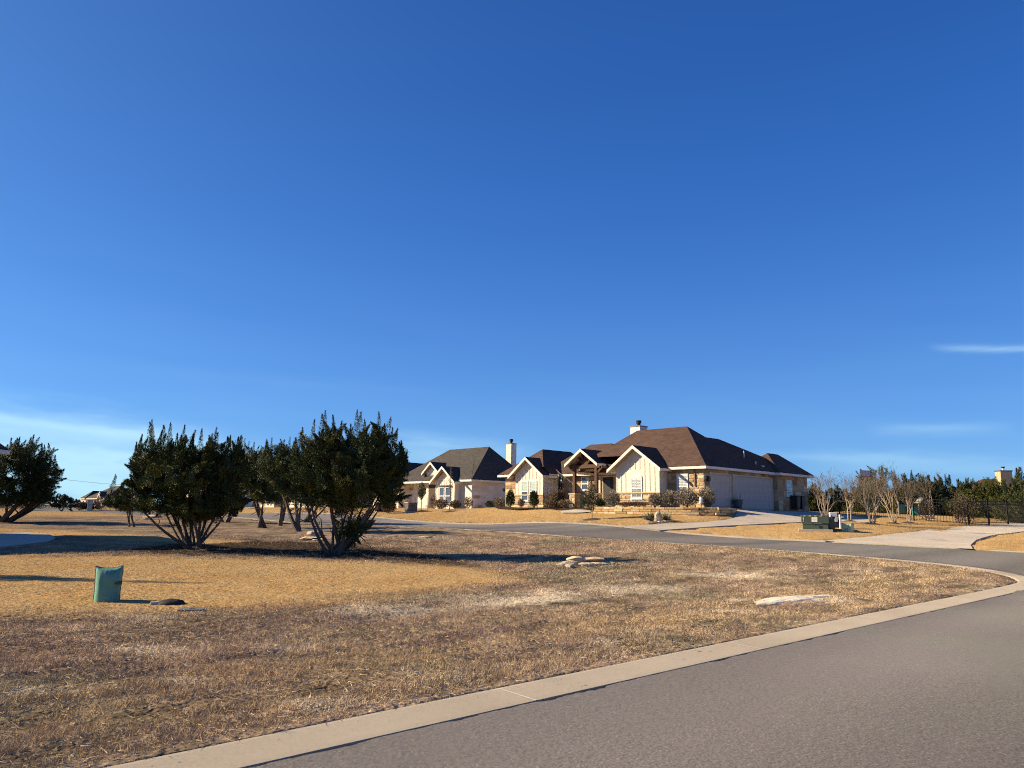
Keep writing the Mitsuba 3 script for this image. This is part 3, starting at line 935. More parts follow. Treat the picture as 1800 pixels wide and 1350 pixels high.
# garage doors: four rows of raised panels
for a0, a1, cols in ((.62, 3.04, 4), (3.52, 8.98, 8)):
    k = H.part('garage_door', MB().box((-.012, a0, .0), (.0, a1, 2.15), (.48, .44, .385)), label='wide cream garage door' if cols == 8 else 'narrow cream garage door nearest the front corner')
    for r in range(4):
        mb = MB().box((-.045, a0 + .01, .02 + r * .53), (-.013, a1 - .01, .02 + r * .53 + .515), (.52, .475, .415))
        for c in range(cols):
            x0, x1 = a0 + (a1 - a0) * (c + .1) / cols, a0 + (a1 - a0) * (c + .9) / cols
            mb.box((-.06, x0, .02 + r * .53 + .10), (-.044, x1, .02 + r * .53 + .42), (.53, .485, .425), .012)
        H.sub(k, 'panel', mb)
    tr = MB()
    for y0, y1, z0, z1 in ((a0 - .06, a0, 0, 2.2), (a1, a1 + .06, 0, 2.2), (a0 - .06, a1 + .06, 2.2, 2.27)):
        tr.box((-.07, y0, z0), (-.012, y1, z1), TRIM * .8)
    H.sub(k, 'trim', tr)
# entry: porch gable on timber posts, brown arched header, door
KU0, KU1 = 8.82, 12.02
_, kuc, kzr = H.gable(KU0, KU1, -.05, 3.5, 3.16, .70, th=.17, name='porch_roof')
H.part('porch_ceiling', MB().box((6.5, .9, 2.98), (12.0, 3.0, 3.06), (.06, .04, .03)))
for u, lab in ((9.37, None), (11.50, None)):
    for s in (0,):
        k = H.part('porch_post', MB().box((u - .11, 0.42, 1.02), (u + .11, 0.64, 2.9), DARKWOOD))
        pb = MB().box((u - .28, 0.25, -.15), (u + .28, 0.81, .95), MORTAR)
        pb.box((u - .33, 0.20, .95), (u + .33, 0.86, 1.03), STONES[3])
        kk = H.part('stone_pier', pb)
        rg = np.random.default_rng(int(u * 10))
        z = -.1
        while z < .9:
            hh = min(rg.uniform(.2, .3), .94 - z)
            for pl in (lambda a, zz, o: (a, 0.25 - o, zz), lambda a, zz, o: (u - .28 - o, a + 0.53 - u, zz)):
                m_ = rg.uniform(-.08, .08)
                for x0, x1 in ((u - .28, u + m_), (u + m_, u + .28)):
                    H.sub(kk, 'stone', stone(MB(), x0 + .006, x1 - .006, z + .006, z + hh - .006, pl, .025, rg, STONES[rg.integers(6)] * rg.uniform(.85, 1.1)), 'rubble')
            z += hh
H.part('beam', MB().box((8.95, .40, 2.86), (11.95, .66, 3.14), DARKWOOD, .015), label='dark timber beam across the porch posts')
H.part('white_beam', MB().box((10.4, 1.5, 2.72), (11.9, 1.6, 2.86), TRIM))
tb = MB()
for dx in (-.62, -.3, 0, .3, .62):
    tb.beam((kuc + dx * .28, 0.5, 3.12), (kuc + dx, 0.5, 3.12 + 1.02 - abs(dx) * .72), .14, .14, DARKWOOD)
H.part('truss_brace', tb)
for u, s in ((9.37, 1), (11.50, -1)):
    H.part('knee_brace', MB().beam((u - s * .0, 0.53, 2.4), (u - s * .62, 0.53, 3.0), .12, .14, DARKWOOD))
ah = MB()
for i in range(14):
    u0, u1 = 6.5 + (9.2 - 6.5) * i / 14, 6.5 + (9.2 - 6.5) * (i + 1) / 14
    um = (u0 + u1) / 2
    zl = 2.30 + .42 * math.sqrt(max(0, 1 - ((um - 7.85) / 1.5) ** 2))
    ah.box((u0, .95, zl), (u1, 1.2, 3.1), DARKWOOD * .9)
H.part('arched_header', ah, label='dark brown arched header over the entry')
k = H.part('front_door', MB().box((9.75, 2.93, 0), (10.7, 2.99, 2.3), (.05, .035, .03)))
fr = MB()
for a, b, z0, z1 in ((9.35, 9.5, 0, 2.42), (10.95, 11.15, 0, 2.42), (9.5, 10.95, 2.32, 2.42)):
    fr.box((a, 2.90, z0), (b, 2.995, z1), CREAM * .8)
H.sub(k, 'frame', fr)
H.sub(k, 'glass', MB().box((9.95, 2.915, .5), (10.5, 2.928, 2.1), (.02, .022, .026)), 'satin')
H.sub(k, 'handle', MB().box((9.79, 2.88, .95), (9.83, 2.925, 1.15), (.35, .33, .3)), 'steel')
for pl, a, z in ((H.side(0), .30, 1.85), (H.front(3.0), 8.8, 1.9)):
    lm = MB()
    p = [pl(a + x, z + y, o) for o in (.02, .22) for x, y in ((-.08, -.18), (.08, -.18), (.11, .16), (-.11, .16))]
    f = np.array([[0, 1, 2, 3], [7, 6, 5, 4], [0, 4, 5, 1], [1, 5, 6, 2], [2, 6, 7, 3], [3, 7, 4, 0]])
    lm.add(np.array(p)[f].reshape(-1, 3), np.arange(24).reshape(-1, 4), (.02, .02, .022))
    H.part('wall_lantern', lm, 'satin')
# roof vents and gutter
vt = MB().tube([(.8, 6.6, 3.5), (.8, 6.6, 4.1)], .05, (.5, .5, .48), 8)
H.part('vent_pipe', vt)
H.part('vent_pipe', MB().tube([(.25, 7.2, 3.1), (.25, 7.2, 3.35)], .07, (.55, .55, .53), 8))
H.part('vent_pipe', MB().box((.0, 7.7, 2.95), (.25, 8.0, 3.1), (.5, .5, .48)))
H.part('downspout', MB().box((.62, -.10, 1.35), (.70, -.03, 2.55), (.20, .13, .09)))

# ---- the pale stone house with the grey roof, and its neighbours down the street


def _ashlar(p, n, uv):
    l = dr.sqrt(n.x * n.x + n.y * n.y) + 1e-4
    s = (-n.y * p.x + n.x * p.y) / l
    r = dr.floor(p.z / .30)
    o = mikit.cell_rand(r, 5) * 7
    ln = .45 + .35 * mikit.cell_rand(r, 9)
    q = s / ln + o
    a = mikit.cell_rand(dr.floor(q), r, 1)
    fx, fz = q - dr.floor(q), p.z / .30 - r
    gap = dr.select((fx < .04) | (fz < .06), 1.0, 0.0)
    c = mikit.mix((.47, .40, .30), (.70, .655, .57), .35 + .65 * a) * (.86 + .28 * mikit.fbm(p.x * 6 + p.z, p.y * 6, p.z * 6))
    c = dr.select(a < .07, mi.Color3f(.36, .29, .21), c)
    return dr.select(gap > .5, mi.Color3f(.62, .58, .50), c)


scene['ashlar'] = twosided({'type': 'diffuse', 'reflectance': mikit.proc(_ashlar)})


def pale_house(name, label, C, z, L=15.5, detail=True, roof='shingle_grey', chimney=True):
    h = House(name, label, C, z, roof)
    h.wall_box(0, 1.70, 0, 10, -.6, 2.62, (1, 1, 1), 'ashlar')
    h.wall_box(1.70, 4.56, -.62, 6, -.6, 2.62, CREAM * 1.04)
    h.wall_box(4.565, L - 2, .9, 10, -.6, 2.62, (1, 1, 1), 'ashlar')
    h.wall_box(5.1, 7.2, .25, 3, -.6, 3.55, (1, 1, 1), 'ashlar', 'tall stone entry tower with a dark panel as its arched opening')
    h.wall_box(L - 4.6, L, -.4, 9, -.6, 2.62, (1, 1, 1), 'ashlar')
    A, B, Cc, D = (-.4, -.41, EZ), (L - 3, -.41, EZ), (L - 3, 7.9, EZ), (-.4, 7.9, EZ)
    P, Q = (1.8, 3.73, 6.05), (7.9, 3.73, 6.05)
    h.slopes([[A, B, Q, P], [B, Cc, Q], [Cc, D, P, Q], [D, A, P]], [(A, B), (Cc, D), (D, A)], [[A, B, Cc, D]])
    h.hip(-.42, 4.2, -.43, 6.3, EZ + .01, PIT)
    h.hip(L - 5.0, L + .4, -.8, 8.5, EZ, PIT)
    h.hip(6, L - 1, 3.6, 11.8, EZ - .02, PIT * .92)
    h.gable(1.26, 5.0, -1.1, 3, 2.44, .80)
    h.gable(4.75, 7.55, -.15, 4, 3.40, .80)
    uc = 3.13
    h.part('gable_wall', MB().prism([(1.70, 2.62), (4.56, 2.62), (uc, 2.62 + 1.43 * .72)], 1, -.62, -.4, CREAM * 1.04))
    h.part('gable_wall', MB().prism([(5.1, 3.55), (7.2, 3.55), (6.15, 3.55 + 1.05 * .70)], 1, .25, .5, WHITE * .9))
    for i in range(8):
        u = 1.74 + 2.78 * i / 7
        zt = 2.62 + (1.43 - abs(u - uc)) * .72 - .2
        z0 = 2.12 if 2.2 < u < 4.1 else .6
        h.part('batten', MB().box((u - .028, -.65, z0), (u + .028, -.618, zt), CREAM))
    for a0, a1 in ((2.28, 3.08), (3.18, 3.98)):
        h.window(h.front(-.625), a0, a1, .42, 1.98, shutters=False, blind=None)
    h.part('window_hood', MB().box((2.15, -.80, 2.04), (4.1, -.6, 2.16), (.10, .075, .055)))
    h.window(h.front(-.405), L - 3.2, L - 2.2, .7, 2.1, shutters=False, blind=None)
    h.part('plinth_ledge', MB().box((1.62, -.74, -.1), (2.2, -.58, .7), (1, 1, 1)), 'ashlar')
    h.part('plinth_ledge', MB().box((4.06, -.74, -.1), (4.64, -.58, .7), (1, 1, 1)), 'ashlar')
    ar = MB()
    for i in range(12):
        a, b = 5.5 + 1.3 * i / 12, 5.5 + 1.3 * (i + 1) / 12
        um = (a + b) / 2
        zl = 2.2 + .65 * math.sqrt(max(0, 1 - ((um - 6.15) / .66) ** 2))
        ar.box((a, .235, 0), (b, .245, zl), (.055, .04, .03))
    h.part('dark_arch_panel', ar)  # flat dark panel on the wall; shade of the entry is in its colour
    k = h.part('high_window', MB().box((-.05, 3.9, 1.62), (-.004, 5.5, 2.0), (.55, .52, .46)))
    for i in range(3):
        h.sub(k, 'pane', MB().box((-.062, 3.96 + .51 * i, 1.67), (-.051, 4.40 + .51 * i, 1.95), (.03, .035, .045)), 'satin')
    h.part('vent_pipe', MB().tube([(1.4, 3.4, 3.6), (1.4, 3.4, 4.2)], .05, (.5, .5, .48), 8))
    h.part('vent_pipe', MB().tube([(.5, 5.2, 3.1), (.5, 5.2, 3.55)], .06, (.5, .5, .48), 8))
    if chimney:
        h.chimney(3.4, 8.3, 3, 6.75, 0.76, CREAM)
    return h


pale_house('ranch_house', 'pale stone house with dark grey roof and tall chimney beside the brown roofed house', C2, float(T(*uw(C2, 3, 1))) + GRASS)
for U, W, lab in ((52, 3.6, 'pale house glimpsed between the juniper trunks, left of the grey roofed house'), (86, 6, 'pale house mostly hidden behind the leftmost tall juniper in the tree group')):
    Cn = uw(C1, U, W)
    pale_house('ranch_house', lab, Cn, float(T(*uw(Cn, 5, 2))) + GRASS, L=17, chimney=False)
# the far house at the left, between the dark tree and the little juniper
_d = ray(186, 893)
Cn = np.array([_d[0] * 205, 205.0])
h3 = pale_house('ranch_house', 'far grey roofed house with a small bright gable, seen left of the small juniper', Cn, 1.75, L=22, chimney=False)
# the house at the left edge: only the corner of its roof shows, its shadow crosses the lawn
_e = at(19, 786, 32.3)
h4 = House('ranch_house', 'house at the left edge of view showing only the corner of its brown roof', np.array([_e[0] - .45, 22.4]), float(T(-24, 28)) + GRASS, 'shingle_brown')
h4.M = frame_at(_e[0] - .45, 22.4, float(T(-24, 28)) + GRASS)
h4.wall_box(-16, 0, 0, 9.5, -.6, 3.55, (1, 1, 1), 'ashlar')
h4.hip(-16.4, .42, -.42, 9.9, 3.5, 1.0)
h4.gable(-9.5, -4.5, -1.2, 4, 2.7, .75)
h4.wall_box(-9.1, -4.9, -.8, 2, -.6, 2.8, CREAM)
h4.part('gable_wall', MB().prism([(-9.1, 2.8), (-4.9, 2.8), (-7.0, 4.2)], 1, -.8, -.6, CREAM))
for a in (-8.4, -3.3, -13):
    h4.window(h4.front(-.805 if a == -8.4 else -.005), a, a + 1.2, .7, 2.1, shutters=False)
h4.part('front_door', MB().box((-1.9, -.06, 0), (-.95, -.003, 2.1), (.08, .05, .035)))
# the house behind the evergreens at the right: chimney and a bit of ridge
_c = at(1762, 850, 118.0)
h5 = House('ranch_house', 'house with a wide tan chimney rising behind the evergreens at right', np.array([_c[0] - 3, _c[1]]), 2.2, 'shingle_brown')
h5.M = frame_at(_c[0] - 3.0, 116, 2.2)
h5.wall_box(-3, 12, 0, 9, -.8, 2.8, (1, 1, 1), 'ashlar')
h5.hip(-3.5, 12.5, -.5, 9.5, 2.75, .62)
ck = h5.part('chimney', MB().box((3.0, 2.2, 2.5), (4.8, 3.6, 7.0), np.array([.44, .37, .24])))
h5.sub(ck, 'cap', MB().box((2.92, 2.12, 7.0), (4.88, 3.68, 7.16), (.10, .09, .08)))
h5.sub(ck, 'flue', MB().tube([(3.9, 2.9, 7.16), (3.9, 2.9, 7.5)], .16, (.6, .6, .6), 12).tube([(3.9, 2.9, 7.5), (3.9, 2.9, 7.75)], [.2, .3], (.04, .04, .04), 12))
h5.part('front_door', MB().box((1, -.06, 0), (2, -.003, 2.1), (.08, .05, .035)))
# ---------------------------------------------------------------- plants
def leaves(pos, dirs, length, width, cols, rng):
    """one triangle per leaf spray"""
    n = len(pos)
    side = np.cross(dirs, rng.normal(size=(n, 3)))
    side /= np.linalg.norm(side, axis=1, keepdims=True) + 1e-9
    L, W = np.broadcast_to(length, (n,))[:, None], np.broadcast_to(width, (n,))[:, None]
    v = np.empty((n, 3, 3))
    v[:, 0], v[:, 1], v[:, 2] = pos - side * W / 2, pos + side * W / 2, pos + dirs * L
    return v.reshape(-1, 3), np.arange(3 * n).reshape(-1, 3), np.repeat(cols, 3, axis=0)


def unit(v):
    return v / (np.linalg.norm(v, axis=-1, keepdims=True) + 1e-9)


def lobe_list(px_lobes, Y0, depth=1.3):
    out = []
    for l in px_lobes:
        px, py, rx, rz = l[:4]
        dy = l[4] if len(l) > 4 else 0.0
        c = at(px, py, Y0 + dy)
        k = c[1] / FOCAL
        out.append((c, np.array([rx * k, rx * k * depth, rz * k])))
    return out


def plume_leaves(anchor, direc, length, radius, per, size, tone, rng, droop=0.0):
    """leafy upright sprays: leaves spread along and around each plume"""
    n = len(anchor)
    t = rng.random((n, per)) ** 0.85
    a = unit(np.cross(direc, rng.normal(size=(n, 3))))
    b = np.cross(direc, a)
    ph = rng.random((n, per)) * 2 * np.pi
    rr = radius[:, None] * (1.02 - t) ** 1.0 * np.sqrt(rng.random((n, per)))
    rad = np.cos(ph)[..., None] * a[:, None] + np.sin(ph)[..., None] * b[:, None]
    pos = anchor[:, None] + direc[:, None] * (length[:, None] * t)[..., None] + rad * rr[..., None]
    d = unit(direc[:, None] * 0.75 + rad * (0.85 - 0.6 * t)[..., None] + rng.normal(size=(n, per, 3)) * 0.35 + np.array([0, 0, 0.15 - droop]))
    s = size * rng.uniform(0.7, 1.35, (n, per)) * (1.1 - .4 * t)
    c = tone[:, None] * rng.uniform(0.70, 1.30, (n, per))[..., None]
    return pos.reshape(-1, 3), d.reshape(-1, 3), s.ravel(), c.reshape(-1, 3)


JUN = np.array([[.060, .086, .026], [.085, .104, .024], [.044, .076, .032], [.108, .112, .026], [.050, .068, .022]])


def juniper(key, base, lobes, spikes, n_plume, per, size, seed, stems=7, tone=1.0, palette=JUN, bark=(.105, .082, .064), trunk_r=.085, leafw=.26):
    rng = np.random.default_rng(seed)
    vol = np.array([np.prod(r[1]) ** 0.75 for r in lobes])
    which = rng.choice(len(lobes), n_plume, p=vol / vol.sum())
    c, r = np.array([l[0] for l in lobes])[which], np.array([l[1] for l in lobes])[which]
    u = unit(rng.normal(size=(n_plume, 3)))
    u[:, 2] = np.where(u[:, 2] < -0.5, u[:, 2] * 0.6, u[:, 2])
    rad = 0.35 + 0.62 * rng.random(n_plume) ** 0.6
    anchor = c + u * r * rad[:, None]
    H = np.ptp(np.array([[l[0][2] - l[1][2], l[0][2] + l[1][2]] for l in lobes]))
    hf = np.clip((anchor[:, 2] - anchor[:, 2].min()) / (np.ptp(anchor[:, 2]) + 1e-6), 0, 1)[:, None]
    direc = unit(u * [0.95, 0.95, 0.35] * (1.15 - .6 * hf) + np.array([0, 0, 1.0]) * (.25 + .55 * hf) + rng.normal(size=(n_plume, 3)) * 0.38)
    length = H * rng.uniform(0.13, 0.27, n_plume)
    length = length * (1 + .10 * hf[:, 0])
    anchor = anchor - direc * (length * (.55 + .35 * hf[:, 0]))[:, None]
    radius = length * rng.uniform(0.24, 0.42, n_plume) * (1 - .30 * hf[:, 0])
    pal = palette[rng.integers(len(palette), size=n_plume)] * tone * rng.uniform(0.75, 1.25, (n_plume, 1))
    P = [plume_leaves(anchor, direc, length, radius, per, size, pal, rng)]
    if len(spikes):
        sp = np.array([s[0] for s in spikes])
        sl = np.array([s[1] for s in spikes])
        sd = unit(np.array([0, 0, 1.0]) + rng.normal(size=sp.shape) * 0.09)
        P.append(plume_leaves(sp - sd * sl[:, None], sd, sl, sl * 0.15, int(per * 1.0), size, palette[rng.integers(len(palette), size=len(sp))] * tone, rng))
        w = sp - sd * (sl * 0.45)[:, None]
        P.append(plume_leaves(w - sd * sl[:, None] * .5, unit(sd + rng.normal(size=sp.shape) * 0.2), sl * 0.9, sl * 0.22, per, size, palette[rng.integers(len(palette), size=len(sp))] * tone, rng))
    pos, d, s, col = (np.concatenate(x) for x in zip(*P))
    put(f'{key}__crown', leaves(pos, d, s, s * leafw, col, rng), 'leaf')
    # stems fan out from the stool
    tr = MB()
    low_l = sorted(lobes, key=lambda l: l[0][2])
    ends = []
    for k in range(stems):
        l = lobes[rng.integers(len(lobes))]
        e = l[0] + rng.uniform(-.55, .55, 3) * l[1]
        e[2] = l[0][2] - l[1][2] * rng.uniform(-.3, .6)
        s0 = np.array([base[0] + rng.uniform(-.22, .22), base[1] + rng.uniform(-.22, .22), base[2] - .06])
        mid1 = s0 + (e - s0) * [0.42, 0.42, 0.25] + rng.normal(size=3) * [.05, .05, .02]
        mid2 = s0 + (e - s0) * [0.78, 0.78, 0.62] + rng.normal(size=3) * .07
        tt = np.linspace(0, 1, 9)[:, None]
        p = (1 - tt) ** 3 * s0 + 3 * (1 - tt) ** 2 * tt * mid1 + 3 * (1 - tt) * tt ** 2 * mid2 + tt ** 3 * e
        p += rng.normal(size=p.shape) * .018 * np.linspace(0, 1, 9)[:, None]
        rr = trunk_r * rng.uniform(.65, 1.2) * np.linspace(1, .22, 9)
        shade = np.array(bark) * rng.uniform(.7, 1.35)
        tr.tube(p, rr, shade * rng.uniform(.85, 1.15, (9, 1)), 7)
        ends.append((p, rr))
    put(f'{key}__trunk', tr, 'paint')
    bm = MB()
    for p, rr in ends:
        for _ in range(5):
            i = rng.integers(3, 8)
            l = lobes[rng.integers(len(lobes))]
            e = p[i] + unit(rng.normal(size=3) + [0, 0, .5]) * rng.uniform(.3, .8) * H * .28
            q = np.linspace(p[i], e, 5) + rng.normal(size=(5, 3)) * .02
            bm.tube(q, rr[i] * .5 * np.linspace(1, .25, 5), np.array(bark) * rng.uniform(.8, 1.5), 5)
    put(f'{key}__branch', bm, 'paint')
    labels[f'{key}__branch'] = {'kind': 'stuff', 'label': 'thin dark limbs inside the crown'}


def jtree(label, bx, by, px_lobes, spikes, n, per, size, seed, group='junipers on the open lot', Y=None, name='juniper_tree', **kw):
    key = thing(name, label, 'tree', group)
    b = G(bx, by) if Y is None else np.array([at(bx, by, Y)[0], Y])
    base = np.array([*b, gz1(*b)])
    lob = lobe_list(px_lobes, b[1])
    k = b[1] / FOCAL
    sp = [(at(x, y, b[1] + dy), L * k) for x, y, L, dy in [(*s, 0.0)[:4] if len(s) == 3 else s for s in spikes]]
    juniper(key, base, lob, sp, n, per, size, seed, **kw)
    return key


S = lambda L, *xy: [(x, y, L) for x, y in xy]   # noqa: E731
jtree('broad multi-stemmed juniper with the lower of the two big foreground crowns, left of centre', 345, 966,
      [(330, 832, 92, 52), (262, 842, 42, 38), (405, 828, 38, 52), (278, 800, 36, 32), (330, 800, 50, 36), (385, 800, 40, 36), (340, 888, 66, 26), (250, 868, 26, 20, -.4), (300, 886, 64, 24), (390, 884, 46, 24), (345, 904, 40, 16)],
      S(88, (267, 738), (300, 743), (325, 748), (355, 754), (381, 752)) + S(50, (285, 757), (312, 762), (340, 764), (368, 766), (405, 766), (424, 766), (240, 778), (250, 764)), 470, 820, .066, 101, stems=15, trunk_r=.055)
jtree('tallest dark juniper with ragged spires, right one of the foreground pair', 592, 974,
      [(572, 812, 58, 58), (648, 806, 62, 62), (612, 838, 84, 44), (686, 832, 36, 44), (534, 838, 32, 42), (616, 932, 27, 20), (560, 872, 40, 22), (672, 868, 40, 20), (606, 880, 40, 20), (630, 918, 26, 16, .4), (585, 775, 40, 34), (655, 775, 40, 34)],
      S(98, (572, 722), (628, 720), (666, 724)) + S(80, (553, 738), (585, 730), (601, 740), (641, 738), (690, 752), (532, 752), (617, 746), (676, 745)) + S(45, (520, 770), (705, 775), (715, 795)), 490, 840, .066, 102, stems=12, trunk_r=.07)
jtree('slim juniper behind the gap between the two big foreground junipers', 524, 934,
      [(506, 828, 40, 56), (484, 816, 36, 50), (520, 862, 32, 32)], S(46, (478, 770), (494, 774), (510, 768), (466, 784)), 260, 340, .085, 103, stems=5, trunk_r=.10)
jtree('juniper with a thin forked trunk just right of the broad foreground juniper', 462, 928,
      [(455, 834, 36, 52), (470, 868, 32, 30), (440, 826, 28, 46)], S(44, (447, 778), (460, 784), (438, 788)), 240, 340, .085, 104, stems=5, trunk_r=.08)
jtree('juniper far behind the broad foreground juniper, trunk leaning right', 398, 918,
      [(422, 830, 34, 52), (404, 862, 34, 30)], S(44, (426, 768), (438, 776), (414, 774)), 200, 320, .095, 105, stems=5, trunk_r=.10)
jtree('dark trunked juniper beside the tallest juniper, third of the back row', 491, 924,
      [(500, 862, 30, 34), (486, 846, 30, 42)], S(34, (488, 790),), 180, 320, .095, 106, stems=3, trunk_r=.13)
jtree('juniper with two straight trunks seen through the stems of the tallest juniper', 538, 917,
      [(545, 848, 36, 42), (565, 862, 32, 28)], [], 200, 320, .095, 107, stems=4, trunk_r=.12)
jtree('large dark round juniper at the left edge', 8, 917,
      [(12, 832, 72, 52), (70, 838, 36, 42), (48, 805, 44, 38), (-50, 830, 60, 55), (85, 860, 20, 22), (20, 872, 64, 26), (60, 872, 40, 20)],
      S(36, (35, 768), (60, 764), (20, 770), (78, 782), (97, 800)), 520, 420, .10, 108, stems=8, trunk_r=.14, tone=.8)
jtree('small juniper with two thin stems left of the broad foreground juniper', 231, 926,
      [(210, 882, 26, 24), (234, 886, 26, 26), (226, 868, 18, 24)], S(34, (203, 834), (214, 850)) + S(24, (226, 846),), 150, 320, .075, 109, stems=4, trunk_r=.055)

# the evergreens behind the yard at the right
OAK = np.array([[.050, .066, .024], [.066, .080, .024], [.038, .056, .026], [.085, .095, .024], [.046, .058, .030]])
OLIVE = np.array([[.095, .105, .022], [.075, .092, .024], [.110, .112, .026], [.062, .080, .024]])
DKG = np.array([[.024, .038, .020], [.030, .044, .022], [.036, .050, .022]])
row = [  # px, top y, bottom y, half width px, depth, palette, label
    (1428, 852, 904, 26, 74, OAK, 'dark evergreen right behind the corner of the brown roofed house'),
    (1472, 856, 904, 32, 80, OAK, 'evergreen behind the two leftmost bare trees'),
    (1512, 854, 904, 30, 84, OLIVE, 'olive evergreen behind the basketball hoop'),
    (1550, 822, 904, 44, 76, OLIVE, 'tall domed olive evergreen, highest of the row behind the bare trees'),
    (1602, 830, 904, 34, 82, OAK, 'green evergreen right of the tall domed one'),
    (1632, 838, 904, 26, 78, DKG, 'spiky dark evergreen behind the green play frame'),
    (1668, 838, 904, 34, 80, DKG, 'darkest broad evergreen in the middle of the row behind the iron fence'),
    (1702, 843, 908, 32, 74, OLIVE, 'yellow green bush-like evergreen behind the fence, left of the chimney'),
    (1735, 842, 908, 34, 78, OLIVE, 'yellow green evergreen directly left below the chimney'),
    (1762, 846, 908, 30, 72, OLIVE, 'yellow green evergreen in front of the chimney'),
    (1795, 838, 912, 34, 66, OAK, 'big evergreen at the right edge before the fence end'),
    (1822, 812, 914, 36, 60, OAK, 'tall layered conifer cut by the right edge of view')]
for i, (px, y0, y1, hw, Y, pal, lab) in enumerate(row):
    y0, hw, y1 = y0 - 3, hw * 1.22, y1 + 9
    h = y1 - y0
    rg = np.random.default_rng(300 + i)
    lob = [(px + rg.uniform(-.35, .35) * hw, y0 + h * f + rg.uniform(-3, 3), hw * w * rg.uniform(.85, 1.1), h * .24) for f, w in ((.22, .55), (.38, .8), (.55, .95), (.74, 1.0), (.88, 1.0))]
    lob += [(px + s * hw * .6, y0 + h * rg.uniform(.35, .7), hw * .5, h * .2) for s in (-1, 1)]
    jtree(lab, px, 905, lob, S(h * .25, (px, y0), (px - hw * .35, y0 + 6), (px + hw * .4, y0 + 7)) + S(h * .2, (px - hw * .7, y0 + 13), (px + hw * .75, y0 + 13)), 190, 170, .19, 320 + i, Y=Y, name='evergreen_tree', palette=pal, stems=3, trunk_r=.16, group='evergreens behind the fenced yard')
# low evergreens and hedges far left
for i, (px, y0, y1, hw, Y, lab) in enumerate([(108, 864, 890, 16, 100, 'dark shrubby evergreen beside the large juniper at left, far off'), (128, 870, 888, 20, 104, 'grey green hedge in front of the far left house'), (158, 876, 890, 16, 108, 'low hedge under the bright gable of the far left house')]):
    lob = [(px + d * hw, (y0 + y1) / 2 + 7, hw * .6, (y1 - y0) * .62) for d in (-.5, 0, .5)]
    jtree(lab, px, y1, lob, [], 60, 90, .25, 350 + i, Y=Y, name='far_evergreen', group='low evergreens far left', palette=DKG if i != 1 else np.array([[.11, .11, .07], [.09, .10, .06]]), stems=3, trunk_r=.1)


def bare_tree(label, px, py, top, spread, seed, trunks=5, group=None, bark=(.38, .30, .225), twig=(.175, .135, .105), Y=None, name='crape_myrtle_tree', levels=5):
    """a vase of smooth pale stems that fork into fine bare twigs"""
    key = thing(name, label, 'tree', group)
    b = G(px, py) if Y is None else np.array([at(px, py, Y)[0], Y])
    z = gz1(*b)
    k = b[1] / FOCAL
    H, R = (py - top) * k, spread * k
    rng = np.random.default_rng(seed)
    tm, tw, sd = MB(), MB(), MB()

    def grow(p, d, L, r, lev):
        n = 4
        pts = [p]
        for _ in range(n):
            d = unit(d + rng.normal(size=3) * .10 + [0, 0, .05])
            pts.append(pts[-1] + d * L / n)
        pts = np.array(pts)
        m = tm if lev <= 1 else tw
        c = np.array(bark) * rng.uniform(.75, 1.2) if lev <= 1 else np.array(twig) * rng.uniform(.75, 1.25)
        m.tube(pts, r * np.linspace(1, .62, n + 1), c, 6 if lev < 2 else 4)
        if lev >= levels:
            if rng.random() < .35:
                sd.mesh(trimesh.Trimesh(*[np.array(x) for x in ([[0, 0, .02], [.018, 0, 0], [0, .018, 0], [-.018, 0, 0], [0, -.018, 0], [0, 0, -.02]], [[0, 1, 2], [0, 2, 3], [0, 3, 4], [0, 4, 1], [5, 2, 1], [5, 3, 2], [5, 4, 3], [5, 1, 4]])], process=False).apply_translation(pts[-1]), (.10, .065, .045))
            return
        for q in range((rng.integers(2, 4) if lev < 3 else 2) if lev else 3):
            i = n if q < 2 else rng.integers(2, n + 1)
            nd = unit(d + rng.normal(size=3) * (.36 if lev else .28) + np.array([0, 0, .12]))
            grow(pts[i], nd, L * rng.uniform(.58, .80), max(r * .55, .0045), lev + 1)
    for t in range(trunks):
        a = 2 * math.pi * t / trunks + rng.uniform(-.4, .4)
        out = R / H * rng.uniform(.35, 1.0)
        d0 = unit(np.array([math.cos(a) * out, math.sin(a) * out, 1.0]))
        grow(np.array([b[0] + .10 * math.cos(a), b[1] + .10 * math.sin(a), z - .05]), d0, H * rng.uniform(.275, .335), .034 * rng.uniform(.8, 1.25), 0)
    put(f'{key}__trunk', tm, 'paint')
    put(f'{key}__twig', tw, 'paint')
    labels[f'{key}__twig'] = {'kind': 'stuff', 'label': 'fine bare twigs of the crown'}
    if sd.n:
        put(f'{key}__seed_pod', sd, 'paint')
        labels[f'{key}__seed_pod'] = {'kind': 'stuff', 'label': 'dry seed pods at the twig tips'}
    ring = MB()
    a = np.linspace(0, 2 * np.pi, 20, endpoint=False)
    rr = .55 + .12 * rng.random(20)
    q = np.column_stack([b[0] + rr * np.cos(a), b[1] + rr * np.sin(a)])
    ctr = np.array([*b, z + .10])
    for i in range(20):
        j = (i + 1) % 20
        ring.add([ctr, [*q[i], float(T(*q[i])) + GRASS - .03], [*q[j], float(T(*q[j])) + GRASS - .03]], [[0, 1, 2]], MULCH_SHADE_C * rng.uniform(.6, 1.2))
    put(f'{key}__mulch', ring, 'paint')
    return key


